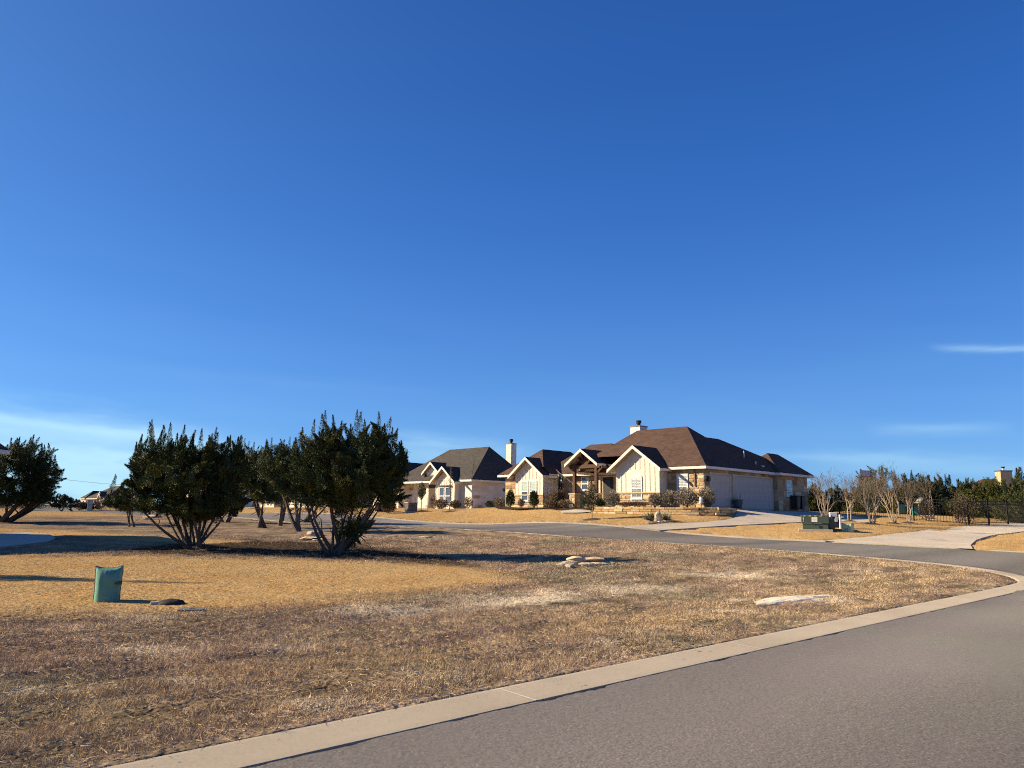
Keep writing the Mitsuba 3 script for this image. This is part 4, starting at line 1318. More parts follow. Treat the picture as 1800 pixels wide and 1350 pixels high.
for px, py, top, sp, tk, lab in ((1452, 919, 816, 24, 6, 'bare crape myrtle behind the green transformer box, leftmost of the row'), (1494, 916, 826, 22, 5, 'bare crape myrtle second from left, before the basketball hoop'), (1533, 921, 820, 26, 6, 'bare crape myrtle third from left with thick pale stems'),
                                 (1571, 920, 812, 32, 6, 'largest bare crape myrtle, fourth from left, spreading like a vase'), (1598, 919, 836, 18, 4, 'small bare crape myrtle at the right end of the row'), (1638, 912, 812, 15, 2, 'slender bare tree with one straight stem beyond the fence')):
    bare_tree(lab, px, py, top, sp, 400 + px, tk, name='crape_myrtle_tree' if tk > 2 else 'bare_tree', group='bare trees in front of the fenced yard')


def shrub(name, label, x, y, rx, rz, n, size, pal, seed, cone=0.0, group=None, z=None, up=0.5, lift=0.0, category='shrub', flat=0.42):
    key = thing(name, label, category, group)
    rng = np.random.default_rng(seed)
    z = gz1(x, y) if z is None else z
    u = unit(rng.normal(size=(n, 3)))
    r = rng.random(n) ** .45
    p = u * r[:, None]
    hgt = (p[:, 2] + 1) / 2
    lump = 0.80 + 0.40 * meshkit.fbm(u * 1.8 + seed, 3, seed)
    w = lump * (1 - cone * hgt)
    pos = np.column_stack([x + p[:, 0] * rx * w, y + p[:, 1] * rx * w, z + lift + .02 + hgt * 2 * rz * lump])
    d = unit(u * [.8, .8, .3] + [0, 0, up] + rng.normal(size=(n, 3)) * .4)
    col = pal[rng.integers(len(pal), size=n)] * rng.uniform(.7, 1.3, (n, 1))
    s = size * rng.uniform(.7, 1.3, n)
    put(f'{key}__foliage', leaves(pos, d, s, s * flat, col, rng), 'leaf')
    st = MB()
    for _ in range(7):
        a, q = rng.uniform(0, 6.28), rng.uniform(.2, .7)
        e = np.array([x + q * rx * math.cos(a), y + q * rx * math.sin(a), z + lift + rz * rng.uniform(.7, 1.4) * (1 - cone * .3)])
        s0 = np.array([x + .05 * math.cos(a), y + .05 * math.sin(a), z - .05])
        st.tube(np.linspace(s0, e, 4) + rng.normal(size=(4, 3)) * .02, np.linspace(.022, .006, 4), (.16, .12, .09), 5)
    put(f'{key}__stem', st, 'paint')
    return key


SAGE = np.array([[.32, .29, .23], [.26, .24, .18], [.38, .34, .28], [.20, .17, .13], [.27, .21, .15]])
RUST = np.array([[.14, .075, .050], [.18, .10, .06], [.10, .06, .045]])
DRYG = np.array([[.30, .22, .13], [.22, .16, .10], [.16, .12, .08]])
EVG = np.array([[.028, .050, .018], [.040, .066, .020], [.022, .040, .018], [.052, .078, .022]])
BEDZ = PAD + .02


def bed(px, py, Y=None):
    """a point of the planting bed seen at a pixel of its soil line"""
    d = ray(px, py)
    Y = Y or 50
    return d[0] * Y, Y


for px, Y, rx, rz, n, sz, pal, lab, cone in (
        (897, 60.3, .46, .62, 2600, .10, EVG, 'conical dark green shrub by the left corner of the brown roofed house', .55),
        (938.5, 58.6, .48, .60, 2600, .10, EVG, 'conical dark green shrub below the paired windows, right one of two', .50),
        (916, 59.6, .30, .30, 700, .10, DRYG, 'low dry plant between the two conical shrubs', .2),
        (975, 58.2, .42, .62, 1300, .12, DRYG, 'grey brown dried shrub before the shaded wall', .25),
        (986, 58.4, .40, .72, 1300, .12, RUST, 'reddish bare-twigged shrub before the shaded wall', .3),
        (966, 57.6, .50, .24, 1000, .11, DRYG, 'low straw-coloured plant beside the shaded wall', .1),
        (993, 57.0, .55, .26, 1000, .11, DRYG, 'low straw-coloured plant next to the round yard sign', .1),
        (1032, 53.6, .50, .30, 1300, .10, EVG * 1.3, 'low green plant at the foot of the porch, left of two', .1),
        (1055, 52.6, .45, .26, 1300, .10, EVG * 1.1, 'low dark green plant at the foot of the porch, right of two', .1),
        (1077, 51.0, .50, .52, 2200, .10, SAGE, 'silvery sage bush left of the arched window gable', .1),
        (1152, 48.9, .42, .42, 1900, .10, SAGE, 'small silvery sage bush at the right end of the arched window gable', .1),
        (1178, 48.4, .52, .50, 2300, .10, SAGE, 'silvery sage bush below the stone front, leftmost of the tight group of three', .1),
        (1207, 47.7, .78, .56, 3600, .10, SAGE, 'widest silvery sage bush below the shuttered stone front window', .05),
        (1243, 47.3, .55, .56, 2600, .10, SAGE, 'silvery sage bush at the garage corner of the house', .1),
        (1120, 49.3, .85, .16, 1500, .08, RUST, 'low rust brown ground plant left of the number stone wall', .0),
        (1100, 49.9, .6, .13, 900, .08, RUST, 'low rust brown ground plant below the arched window', .0)):
    d = ray(px, 900)
    shrub('bed_shrub', lab, d[0] * Y, Y, rx, rz, n, sz, pal, int(px) * 3, cone, z=BEDZ - .02, group='shrubs planted along the brown roofed house')
for px, Y, rx, rz, n, sz, pal, lab, cone in (
        (775, 70.6, .75, .42, 1600, .13, DRYG, 'dry brown ornamental grass under the grey roofed house windows', .2),
        (800, 69.6, .60, .36, 1300, .13, DRYG * .8, 'dark dry plant right of the ornamental grass by the pale house', .2),
        (822, 69.3, .55, .50, 700, .13, DRYG * 1.2, 'thin tan dry shrub at the right front corner of the pale house', .3),
        (762, 71.5, .40, .65, 500, .13, RUST, 'small reddish shrub beside the arched entry of the pale house', .3),
        (877, 66.5, .60, .42, 1300, .12, SAGE * .8, 'grey shrub in the gap between the two nearer houses', .1),
        (862, 66.9, .45, .30, 900, .12, EVG, 'low dark plant in the gap between the two nearer houses', .1)):
    d = ray(px, 895)
    shrub('house_shrub', lab, d[0] * Y, Y, rx, rz, n, sz, pal, int(px) * 3 + 1, cone, group='shrubs by the pale stone house')
for px, py, rx, rz, pal, lab in ((42, 893, 2.2, .55, DRYG * [1.0, .8, .7], 'reddish dry grass mound left of the far road, beyond the large dark juniper'), (72, 890, 2.6, .45, DRYG, 'pale dry grass mound beside the reddish one, far left'), (140, 893, .8, .6, RUST * 2.2, 'small pinkish bare shrub beside the leaning white post'), (177, 893, 1.2, .9, DRYG * .9, 'tan bare shrub right of the leaning white post'),
                                 (683, 898, .7, .55, RUST, 'small dark red shrub between the two mailboxes')):
    b = G(px, py + 4)
    shrub('dry_shrub', lab, *b, rx, rz, 1400, .16, pal, px, .2, group='dry shrubs on the far lawns')
# young crape myrtles and evergreen saplings beyond the fence
for px, Y, rx, rz, lab in ((1700, 50.5, .95, .95, 'dark brown leafless shrub at the bend of the iron fence'), (1688, 51.5, .8, 1.0, 'brown leafless shrub just left of the fence bend'), (1630, 53, .65, .75, 'thin brown shrub inside the iron fence below the slender bare tree')):
    d = ray(px, 910)
    shrub('yard_shrub', lab, d[0] * Y, Y, rx, rz, 750, .13, np.array([[.085, .060, .042], [.06, .05, .035], [.11, .08, .05]]), px, .15, group='leafless shrubs by the iron fence')


def sapling(label, px, py, top, crown_h, crown_w, seed, pal, stakes=False, n=900, leaf=.10, trunk=(.42, .38, .33)):
    key = thing('young_tree', label, 'tree', 'young trees on the front lawns')
    b = G(px, py)
    z = gz1(*b)
    k = b[1] / FOCAL
    rng = np.random.default_rng(seed)
    H = (py - top) * k
    tr = MB().tube([(b[0], b[1], z - .05), (b[0] + .02, b[1], z + H * .4), (b[0], b[1], z + H * .97)], [.045, .035, .010], trunk, 7)
    put(f'{key}__trunk', tr, 'paint')
    br = MB()
    cz = z + H - crown_h * k / 2
    for _ in range(34):
        f = rng.uniform(.0, .95)
        s = np.array([b[0], b[1], z + H - crown_h * k * (1 - f)])
        a = rng.uniform(0, 6.28)
        e = s + np.array([math.cos(a), math.sin(a), rng.uniform(.3, 1.2)]) * crown_w * k * (1 - .75 * f) * rng.uniform(.5, 1.0)
        br.tube(np.linspace(s, e, 4) + rng.normal(size=(4, 3)) * .02, np.linspace(.012, .004, 4), (.12, .09, .07), 4)
    put(f'{key}__branch', br, 'paint')
    labels[f'{key}__branch'] = {'kind': 'stuff', 'label': 'thin limbs of the young crown'}
    u = unit(rng.normal(size=(n, 3))) * (rng.random(n) ** .5)[:, None]
    hh = (u[:, 2] + 1) / 2
    w = crown_w * k * (.35 + .9 * np.sin(np.pi * np.clip(.12 + .8 * hh, 0, 1))) * .8
    pos = np.column_stack([b[0] + u[:, 0] * w, b[1] + u[:, 1] * w, cz + u[:, 2] * crown_h * k / 2])
    col = pal[rng.integers(len(pal), size=n)] * rng.uniform(.7, 1.3, (n, 1))
    put(f'{key}__crown', leaves(pos, unit(rng.normal(size=(n, 3)) + [0, 0, .3]), leaf, leaf * .45, col, rng), 'leaf')
    if stakes:
        for s in (-1, 1):
            put(part_key(key, 'stake'), MB().tube([(b[0] + s * .55, b[1], z - .05), (b[0] + s * .5, b[1], z + 1.15)], .022, (.20, .15, .10), 5), 'paint')
    ring = MB()
    a = np.linspace(0, 2 * np.pi, 18, endpoint=False)
    for i in range(18):
        j = (i + 1) % 18
        q = [np.array([b[0] + 1.0 * math.cos(a[t]) * .8, b[1] + 1.0 * math.sin(a[t]) * .8]) for t in (i, j)]
        ring.add([[*b, z + .09]] + [[*p_, float(T(*p_)) + GRASS - .03] for p_ in q], [[0, 1, 2]], MULCH_SHADE_C * rng.uniform(.6, 1.1))
    put(f'{key}__mulch', ring, 'paint')
    return key


GRYG = np.array([[.090, .080, .055], [.065, .065, .040], [.12, .10, .07], [.050, .050, .032]])
sapling('young slender tree with grey brown leaves on the lawn before the timber porch', 1040, 913, 845, 56, 13, 501, GRYG, n=1500, leaf=.11)
sapling('staked young oak on the lawn left of the arched entry', 740, 898, 848, 32, 8, 502, np.array([[.075, .085, .030], [.10, .095, .04], [.055, .06, .025]]), True, n=900, leaf=.13)
sapling('thin bare young tree before the windows of the pale house', 790, 899, 820, 50, 7, 503, np.array([[.12, .09, .06]]), n=130, leaf=.10, trunk=(.22, .17, .13))
# a slim tree just outside the view at the left: its shadow lies across the lawn
_b = np.array([-16.8, 16.6])
jtree('slim juniper on the lawn outside the left edge, casting the thin shadow', 0, 0, [], [], 1, 1, .1, 1) if False else None
key = thing('juniper_tree', 'slender juniper beyond the left edge of the lawn', 'tree', 'junipers on the open lot')
_z = gz1(*_b)
juniper(key, np.array([*_b, _z]), [(np.array([*_b, _z + 2.3]), np.array([.55, .5, 1.5])), (np.array([*_b, _z + 3.8]), np.array([.35, .35, 1.0]))], [(np.array([*_b, _z + 5.3]), .9)], 70, 120, .12, 601, stems=3)
# ---------------------------------------------------------------- things on the lawns
def rbox(a, b, col, bev, mb=None):
    return (mb or MB()).box(a, b, col, bev)


# insulated green cover bag over the backflow valve
key = thing('valve_cover_bag', 'puffy teal green insulated bag standing on the golden lawn', 'cover bag')
b = G(187, 1056)
nu, nv = 33, 33
u, v = np.meshgrid(np.linspace(-1, 1, nu), np.linspace(0, 1, nv), indexing='ij')
bw, bh, bd = .195, .56, .17
pil = (1 - np.abs(u) ** 3.2) ** .55 * np.clip(1 - np.clip((v - .55) / .45, 0, 1) ** 2.6, 0, 1) ** .6
wr = meshkit.fbm(np.stack([u * 2.2, v * 2.5, u * 0], -1), 4, 5) - .5
ww = bw * (1 - .05 * np.sin(np.pi * v) + .05 * (v - .5) - .03 * (v > .93))
top_z = bh * v + .020 * v ** 6 * (np.abs(u) ** 3) * 1.3 - .012 * v ** 8 * (1 - u * u)
shell = []
for s in (-1, 1):
    d = bd * pil * (1 + .18 * wr) + .010 * np.sin(9 * v + 3 * u) * pil + .004
    shell.append(np.stack([u * ww + .012 * wr, s * d, top_z + .01 * wr * v], -1))
idx = np.arange(nu * nv).reshape(nu, nv)
q = np.stack([idx[:-1, :-1], idx[1:, :-1], idx[1:, 1:], idx[:-1, 1:]], -1).reshape(-1, 4)
bc = np.array([.115, .30, .245])
mb = MB()
M = frame_at(b[0], b[1], gz1(*b) - .03, math.radians(24))
for s in shell:
    mb.add(s.reshape(-1, 3), q, bc)
put(f'{key}__cover', mb, 'paint', M, smooth=True)
sm = MB()
for s in (-1, 1):
    e = shell[0][0 if s < 0 else -1]
    sm.tube(e * [1, 0, 1] + [s * .004, 0, 0], .007, bc * .75, 6)
sm.tube(shell[0][:, -1] * [1, 0, 1], .007, bc * .75, 6)
put(f'{key}__seam', sm, 'satin', M)
put(f'{key}__strap', MB().box((bw * .55, -.175, .30), (bw * 1.02, -.02, .335), (.02, .03, .03)).box((bw * .98, -.15, .29), (bw * 1.06, -.06, .34), (.015, .02, .02)), 'satin', M)
# dark lid of the valve pit and the sheet beside it
key = thing('valve_pit_lid', 'dark humped lid lying on the lawn edge beside the teal bag', 'lid')
b = G(300, 1061)
rg = np.random.default_rng(7)
m = trimesh.creation.icosphere(3, 1.0)
m.vertices[:, 2] = np.where(m.vertices[:, 2] < 0, m.vertices[:, 2] * .12, m.vertices[:, 2])
m.vertices *= [.22, .15, .085]
m.vertices += (meshkit.fbm(m.vertices * 9 + 3, 3, 2)[:, None] - .5) * [.05, .04, .035]
put(f'{key}__lid', MB().mesh(m, (.030, .026, .024)), 'paint', frame_at(b[0], b[1], gz1(*b) - .01, .2))
put(f'{key}__rim', MB().box((-.30, -.06, -.05), (-.16, .08, .035), (.42, .38, .32), .012), 'paint', frame_at(b[0], b[1], gz1(*b), .35))
key = thing('flat_cover_plate', 'flat grey plate set in the grass right of the dark lid', 'cover plate')
b = G(338, 1070)
put(f'{key}__plate', MB().box((-.19, -.13, -.05), (.19, .13, .004), (.15, .155, .16), .008), 'paint', frame_at(b[0], b[1], gz1(*b), .15))
put(f'{key}__handle', MB().box((-.04, -.02, .003), (.04, .02, .010), (.04, .04, .04)), 'paint', frame_at(b[0], b[1], gz1(*b), .15))


def rock(key, name, c, size, seed, col, rot=0.0, tilt=0.0, flat=None):
    rg = np.random.default_rng(seed)
    m = trimesh.creation.icosphere(3, 1.0)
    v = m.vertices
    for _ in range(9):
        d = unit(rg.normal(size=3))
        lim = rg.uniform(.55, .85)
        e = v @ d - lim
        v = v - np.outer(np.clip(e, 0, None) * .85, d)
    v = v * (1 + .10 * (meshkit.fbm(v * 2.3 + seed, 4, seed)[:, None] - .5) * 2)
    v = v * np.array(size) / 2 * 1.25
    R = Rotation.from_euler('xyz', [tilt, rg.uniform(-.06, .06), rot]).as_matrix()
    v = v @ R.T + np.array(c)
    cc = np.array(col) * (.75 + .5 * meshkit.fbm(v * 5 + seed, 3, 3)[:, None])
    f = np.asarray(m.faces)
    return part(key, name, MB().add(v[f].reshape(-1, 3), np.arange(len(f) * 3).reshape(-1, 3), cc[f].reshape(-1, 3)), 'rubble')


LIME = (.60, .48, .33)


def ledge(label, specs, name='limestone_ledge'):
    key = thing(name, label, 'rock', 'limestone rocks on the open lot')
    for i, (px, py, w, d, h, lift, rot) in enumerate(specs):
        b = G(px, py)
        rock(key, 'slab', (b[0], b[1], gz1(*b) + h * .22 + lift * .75), (w, d, h * .78), 700 + int(px) + i, np.array(LIME) * (1.1 if i % 2 else .95), rot)
    return key


ledge('stack of flat tan limestone slabs on the brown grass in the middle distance',
      [(1004, 994, .50, .36, .20, 0, .2), (1030, 995, .46, .34, .16, 0, -.1), (1056, 992, .55, .30, .13, 0, .1), (1016, 991, .55, .34, .20, .10, .15), (1042, 991, .62, .36, .16, .12, -.2), (986, 995, .34, .28, .12, 0, .5), (1073, 992, .30, .2, .10, 0, .3), (1001, 997, .3, .22, .12, 0, .9)])
ledge('two pale boulders beneath the tallest juniper, half in shade', [(553, 941, .55, .5, .34, 0, .3), (545, 949, .9, .5, .20, 0, .1), (560, 950, .45, .3, .16, 0, -.2)])
ledge('row of flat rocks lying left of the broad foreground juniper trunks', [(262, 911, .9, .5, .22, 0, .4), (274, 910, 1.1, .6, .30, 0, .1), (288, 908, .7, .6, .25, 0, -.2), (254, 913, .5, .4, .14, 0, .1)])
ledge('tan block of stone partly hidden by the broad foreground juniper', [(290, 900, .9, .8, .85, 0, .2)], 'stone_block')
ledge('pale rock pieces by the far kerb seen past the tallest juniper', [(748, 944, .5, .3, .08, 0, .1), (716, 951, .4, .3, .07, 0, .1)])

# ---- pad-mounted electric boxes by the street
GREEN = np.array([.072, .098, .066])
key = thing('transformer_box', 'dark green transformer cabinet with white label on a concrete pad', 'transformer')
b = G(1434, 934)
_x = at(1434, 934, b[1])
rot = math.radians(-20)
M = frame_at(b[0], b[1], gz1(*b), rot)
put(f'{key}__pad', MB().box((-.82, -.14, -.3), (.80, 1.15, .10), (.52, .46, .38), .015), 'concrete', M)
put(f'{key}__base', MB().box((-.60, .0, .10), (.60, .98, .37), GREEN * 1.15, .012), 'satin', M)
put(f'{key}__hood', MB().box((-.66, -.045, .385), (.64, 1.02, .80), GREEN, .02), 'satin', M)
put(f'{key}__fin_tank', MB().box((.645, .30, .14), (.93, .95, .66), GREEN * .9, .02), 'satin', M)
put(f'{key}__label', MB().box((-.17, -.058, .46), (.10, -.047, .70), (.78, .78, .76)), 'paint', M)
tx = meshkit.text_mesh('714', .055, .003)
tx.apply_transform(trimesh.transformations.rotation_matrix(math.pi / 2, [1, 0, 0]))
tx.apply_translation([-.11, -.059, .55])
put(f'{key}__number', MB().mesh(tx, (.28, .28, .28)), 'paint', M)
put(f'{key}__latch', MB().prism([(-.05, .375), (.09, .375), (.02, .27)], 1, -.075, -.045, (.015, .018, .016)).box((.0, -.075, .25), (.03, -.045, .30), (.02, .02, .02)), 'satin', M)
for i, (x, c) in enumerate(((-.50, (.50, .44, .12)), (-.24, (.55, .48, .20)), (.02, (.50, .38, .04)), (.28, (.48, .40, .10)))):
    put(part_key(key, 'warning_decal'), MB().box((x - .05, -.056, .735), (x + .05, -.047, .785), c), 'paint', M)
put(f'{key}__side_decal', MB().box((-.575, -.056, .47), (-.535, -.047, .52), (.7, .7, .66)).box((-.575, -.056, .55), (-.535, -.047, .58), (.7, .7, .66)).box((-.575, -.056, .61), (-.535, -.047, .68), (.7, .7, .66)), 'paint', M)

key = thing('switch_cabinet', 'second green cabinet right behind the transformer, in its shade', 'cabinet')
M = frame_at(b[0] + .95, b[1] + .85, gz1(*b), rot)
put(f'{key}__body', MB().box((-.25, 0, -.1), (.30, .5, .62), GREEN * .8, .015), 'satin', M)
put(f'{key}__plate', MB().box((-.12, -.012, .2), (.02, -.001, .42), (.16, .16, .15)), 'paint', M)
put(f'{key}__lid', MB().box((-.27, -.02, .621), (.32, .52, .66), GREEN * .85, .01), 'satin', M)

key = thing('utility_pedestal', 'white topped utility pedestal standing behind the transformer', 'utility pedestal', 'pedestals behind the transformer')
pb = at(1468, 925, b[1] + 2.2)
M = frame_at(pb[0], pb[1], gz1(pb[0], pb[1]), -.2)
put(f'{key}__post', MB().box((-.14, -.10, -.1), (.20, .14, .72), (.03, .035, .05), .015), 'paint', M)
put(f'{key}__cover', MB().box((-.26, -.13, .56), (.12, .12, .80), (.74, .75, .76), .02).box((-.02, -.132, .30), (.13, -.10, .56), (.74, .75, .76), .01), 'satin', M)
put(f'{key}__knob', MB().box((-.20, -.15, .55), (-.16, -.13, .64), (.05, .05, .05)), 'paint', M)
key = thing('utility_pedestal', 'narrow white pipe pedestal with a small cap right of the white topped one', 'utility pedestal', 'pedestals behind the transformer')
pb = at(1477.5, 927, b[1] + 1.6)
M = frame_at(pb[0], pb[1], gz1(pb[0], pb[1]), -.2)
put(f'{key}__post', MB().tube([(0, 0, -.1), (0, 0, .72)], .055, (.74, .75, .74), 12), 'satin', M)
put(f'{key}__cap', MB().tube([(.10, 0, .50), (.10, 0, .72)], .075, (.04, .05, .05), 12).box((.06, -.09, .55), (.16, -.07, .63), (.72, .72, .70)), 'satin', M)
key = thing('cable_box', 'small pale green cable box right of the transformer', 'cable box')
b2 = G(1487, 935)
M = frame_at(b2[0] + .05, b2[1], gz1(*b2), math.radians(-38))
lg = np.array([.36, .50, .34])
put(f'{key}__body', MB().box((-.24, -.02, -.05), (.24, .46, .40), lg, .02), 'satin', M)
put(f'{key}__lid', MB().box((-.255, -.035, .402), (.255, .475, .44), lg * .98, .015), 'satin', M)
put(f'{key}__rib', MB().box((-.10, -.04, .02), (-.07, -.021, .38), lg * .85).box((.07, -.04, .02), (.10, -.021, .38), lg * .85), 'satin', M)
put(f'{key}__vent', MB().box((-.06, -.03, .08), (-.03, -.021, .17), (.05, .06, .05)).box((.02, -.03, .08), (.05, -.021, .17), (.05, .06, .05)), 'paint', M)

# ---- planting bed with its dry laid wall
BEDZ = BEDZ - .09
bed_pts = [uw(C1, *p) for p in ((-2.4, -.9), (-2.3, -2.0), (-1.0, -2.9), (1.5, -3.5), (4, -3.6), (6.4, -3.3), (7.2, -2.2), (7.6, -1.2), (6.6, -.4), (6.4, .4), (2.9, .5), (0, .3), (-.3, .1), (-2.1, .0))]
bp = Polygon(bed_pts)
bm = MB()
v2, f = trimesh.creation.triangulate_polygon(bp, engine='earcut')
bm.add(np.column_stack([v2, np.full(len(v2), BEDZ - .015)]), f, MULCH_SHADE_C * 1.1)
structure('planting_bed', bm, 'turf')
wl = LineString([bed_pts[13], *bed_pts[:9]])
key = thing('retaining_wall', 'low dry laid wall of tan limestone blocks along the planting bed', 'wall')
rg = np.random.default_rng(77)
for c in range(7):
    s = rg.uniform(-.4, 0)
    while s < wl.length:
        l = rg.uniform(.45, .95)
        a, e = max(s, 0), min(s + l, wl.length)
        s += l
        if e - a < .12:
            continue
        m0 = np.array(wl.interpolate((a + e) / 2).coords[0])
        t = np.array(wl.interpolate(e).coords[0]) - np.array(wl.interpolate(a).coords[0])
        z1 = BEDZ + .05 - .155 * c
        if z1 < gz1(*m0) - .02:
            continue
        col = STONES[rg.integers(6)] * rg.uniform(.82, 1.15) * (1 + rg.uniform(-.05, .05, 3))
        put(part_key(key, 'stone'), MB().box((-(e - a) / 2 + .008, -.16 + rg.uniform(-.02, .02), z1 - .147), ((e - a) / 2 - .008, .14, z1 - rg.uniform(0, .012)), col, .018), 'rubble', frame_at(*m0, 0, math.atan2(t[1], t[0])))
bm = MB()
bed2 = Polygon([uw(C1, *p) for p in ((8.6, -.2), (8.4, -1.4), (10.5, -1.9), (12.5, -1.0), (14.5, -.9), (19.0, -.4), (20.0, .2), (19.6, 1.0), (18.3, .85), (15.1, .85), (15.0, 2.9), (11.9, 2.9), (11.9, .2))])
structure('front_bed', sheet(bed2, GRASS + .05, 1.0, MULCH_SHADE_C * .9), 'turf')
structure('front_walk', sheet(front_walk, GRASS + .07, 1.0), 'concrete')

# ---- number stone with its two sotols
key = thing('address_stone', 'upright pale boulder with dark house numbers between two spiky plants', 'address stone')
b = G(1157, 917.5)
m = trimesh.creation.icosphere(3, 1.0)
v = m.vertices
v[:, 0] *= 1 - .28 * np.clip(v[:, 2], -.2, 1)
v = np.sign(v) * np.abs(v) ** .75
v = v * [.22, .14, .33] + (meshkit.fbm(v * 2.2 + 8, 4, 4)[:, None] - .5) * [.07, .05, .06]
m.vertices = v
M = frame_at(b[0], b[1], gz1(*b) + .27, -.15)
put(f'{key}__boulder', MB().mesh(m, np.array([.62, .51, .36])), 'rubble', M)
tx = meshkit.text_mesh('72', .10, .012, True)
tx.apply_transform(trimesh.transformations.rotation_matrix(math.pi / 2, [1, 0, 0]))
tx.apply_translation([-tx.bounds.mean(0)[0] + .01, -.118, .12])
put(f'{key}__number', MB().mesh(tx, (.10, .08, .05)), 'paint', M)
put(f'{key}__foot_stone', MB().box((-.20, -.20, -.32), (.05, -.10, -.22), (.30, .25, .19), .03), 'paint', M)
key = thing('edging_stones', 'pale edging stones in front of the number stone', 'edging')
rg = np.random.default_rng(5)
for i in range(9):
    bb = G(1138 + i * 5.2 + rg.uniform(-1, 1), 921.0 - .45 * i)
    rock(key, 'stone', (bb[0], bb[1], gz1(*bb) + .03), (.24, .16, .14), 60 + i, np.array([.52, .43, .34]) * rg.uniform(.7, 1.2))
for px, lab, sc in ((1144, 'larger spiky blue green sotol left of the number stone', 1.0), (1171, 'smaller spiky blue green sotol right of the number stone', .82)):
    key = thing('sotol_plant', lab, 'plant', 'sotols beside the number stone')
    b = G(px, 916.5)
    rg = np.random.default_rng(px)
    n = 170
    a, el = rg.uniform(0, 2 * np.pi, n), np.arcsin(rg.uniform(.08, 1, n) ** .8)
    d = np.column_stack([np.cos(a) * np.cos(el), np.sin(a) * np.cos(el), np.sin(el)])
    c0 = np.array([[.10, .135, .095], [.13, .16, .12], [.07, .10, .07]])[rg.integers(3, size=n)]
    put(f'{key}__leaf_rosette', leaves(np.array([*b, gz1(*b) + .05]) + d * .05, d, .62 * sc * rg.uniform(.7, 1.1, n), .034, c0, rg), 'leaf')
    put(f'{key}__stem', MB().tube([(*b, gz1(*b) - .05), (*b, gz1(*b) + .14)], [.09, .05], (.12, .09, .06), 8), 'paint')

# ---- flag on a pole at the shaded wall, round yard sign, pots, bins
key = thing('house_flag', 'black flag with white emblem on a slanted pole at the shaded wall', 'flag')
f0, f1 = (13.75, .95, 1.55), (14.35, .15, 3.0)
Mh = H.M
# pole is fixed to the left porch post and leans out to the left
p0, p1 = np.array([11.63, .50, 1.75]), np.array([13.3, .42, 2.85])
put(f'{key}__pole', MB().tube([p0, p1], .016, (.34, .30, .26), 8), 'paint', Mh)
put(f'{key}__bracket', MB().box(p0 - [.03, .05, .06], p0 + [.05, .05, .06], (.3, .28, .26)), 'paint', Mh)
s, t = np.meshgrid(np.linspace(0, 1, 15), np.linspace(0, 1, 25), indexing='ij')
top = p1 + (p0 - p1) * (.06 + .50 * s)[..., None]
gath = 1 - .62 * t ** .8
X = p1 + (p0 - p1) * .2 + (top - (p1 + (p0 - p1) * .2)) * gath[..., None]
X = X + np.stack([.03 * np.sin(s * 14 + t * 3) * t, .06 * np.sin(s * 17) * np.clip(t * 3, 0, 1), -t * 1.35 - .0 * s], -1)
idx = np.arange(s.size).reshape(s.shape)
q = np.stack([idx[:-1, :-1], idx[1:, :-1], idx[1:, 1:], idx[:-1, 1:]], -1).reshape(-1, 4)
fc = np.full((s.size, 3), .012)
em = ((s - .62) / .20) ** 2 + ((t - .40) / .10) ** 2 < 1
sl = ((s - .62) / .10) ** 2 + ((t - .42) / .05) ** 2 < 1
band = (np.abs(t - .22) < .03) & (s < .28)
fc[(em & ~sl).ravel() | band.ravel()] = (.60, .60, .58)
put(f'{key}__cloth', MB().add(X.reshape(-1, 3), q, fc), 'paint', Mh, smooth=True)
key = thing('yard_sign', 'small round mint green sign on a stake by the porch pier', 'sign')
d = ray(1002.5, 889)
Ys = 55.2
zs = (1.6 + d[2] * Ys)
M = frame_at(d[0] * Ys, Ys, zs, -.1)
put(f'{key}__disc', MB().prism([(.125 * math.cos(a), .125 * math.sin(a)) for a in np.linspace(0, 2 * math.pi, 25)[:-1]], 1, -.01, .01, (.42, .60, .50)), 'paint', M)
put(f'{key}__mark', MB().box((-.055, -.016, -.006), (.06, -.011, .012), (.16, .30, .24)).box((-.05, -.016, .03), (.05, -.011, .042), (.16, .30, .24)), 'paint', M)
put(f'{key}__stake', MB().box((-.012, .011, -.55), (.012, .02, .05), (.3, .3, .3)), 'paint', M)
key = thing('planter_pot', 'large dark teal planter pot between the garage doors', 'planter')
c = uw(C1, -.45, 3.28)
z = PAD + .02
put(f'{key}__pot', MB().tube([(*c, z), (*c, z + .10), (*c, z + .50), (*c, z + .56), (*c, z + .565), (*c, z + .50)], [.24, .27, .33, .36, .30, .28], (.030, .075, .085), 20), 'satin')
put(f'{key}__soil', MB().tube([(*c, z + .49), (*c, z + .492)], [.30, .005], (.04, .03, .02), 16), 'paint')
rg = np.random.default_rng(9)
st = MB()
for _ in range(9):
    a = rg.uniform(0, 6.28)
    st.tube([(c[0] + .1 * math.cos(a), c[1] + .1 * math.sin(a), z + .48), (c[0] + .22 * math.cos(a), c[1] + .22 * math.sin(a), z + .48 + rg.uniform(.2, .42))], .008, (.08, .075, .05), 4)
put(f'{key}__dry_plant', st, 'paint')
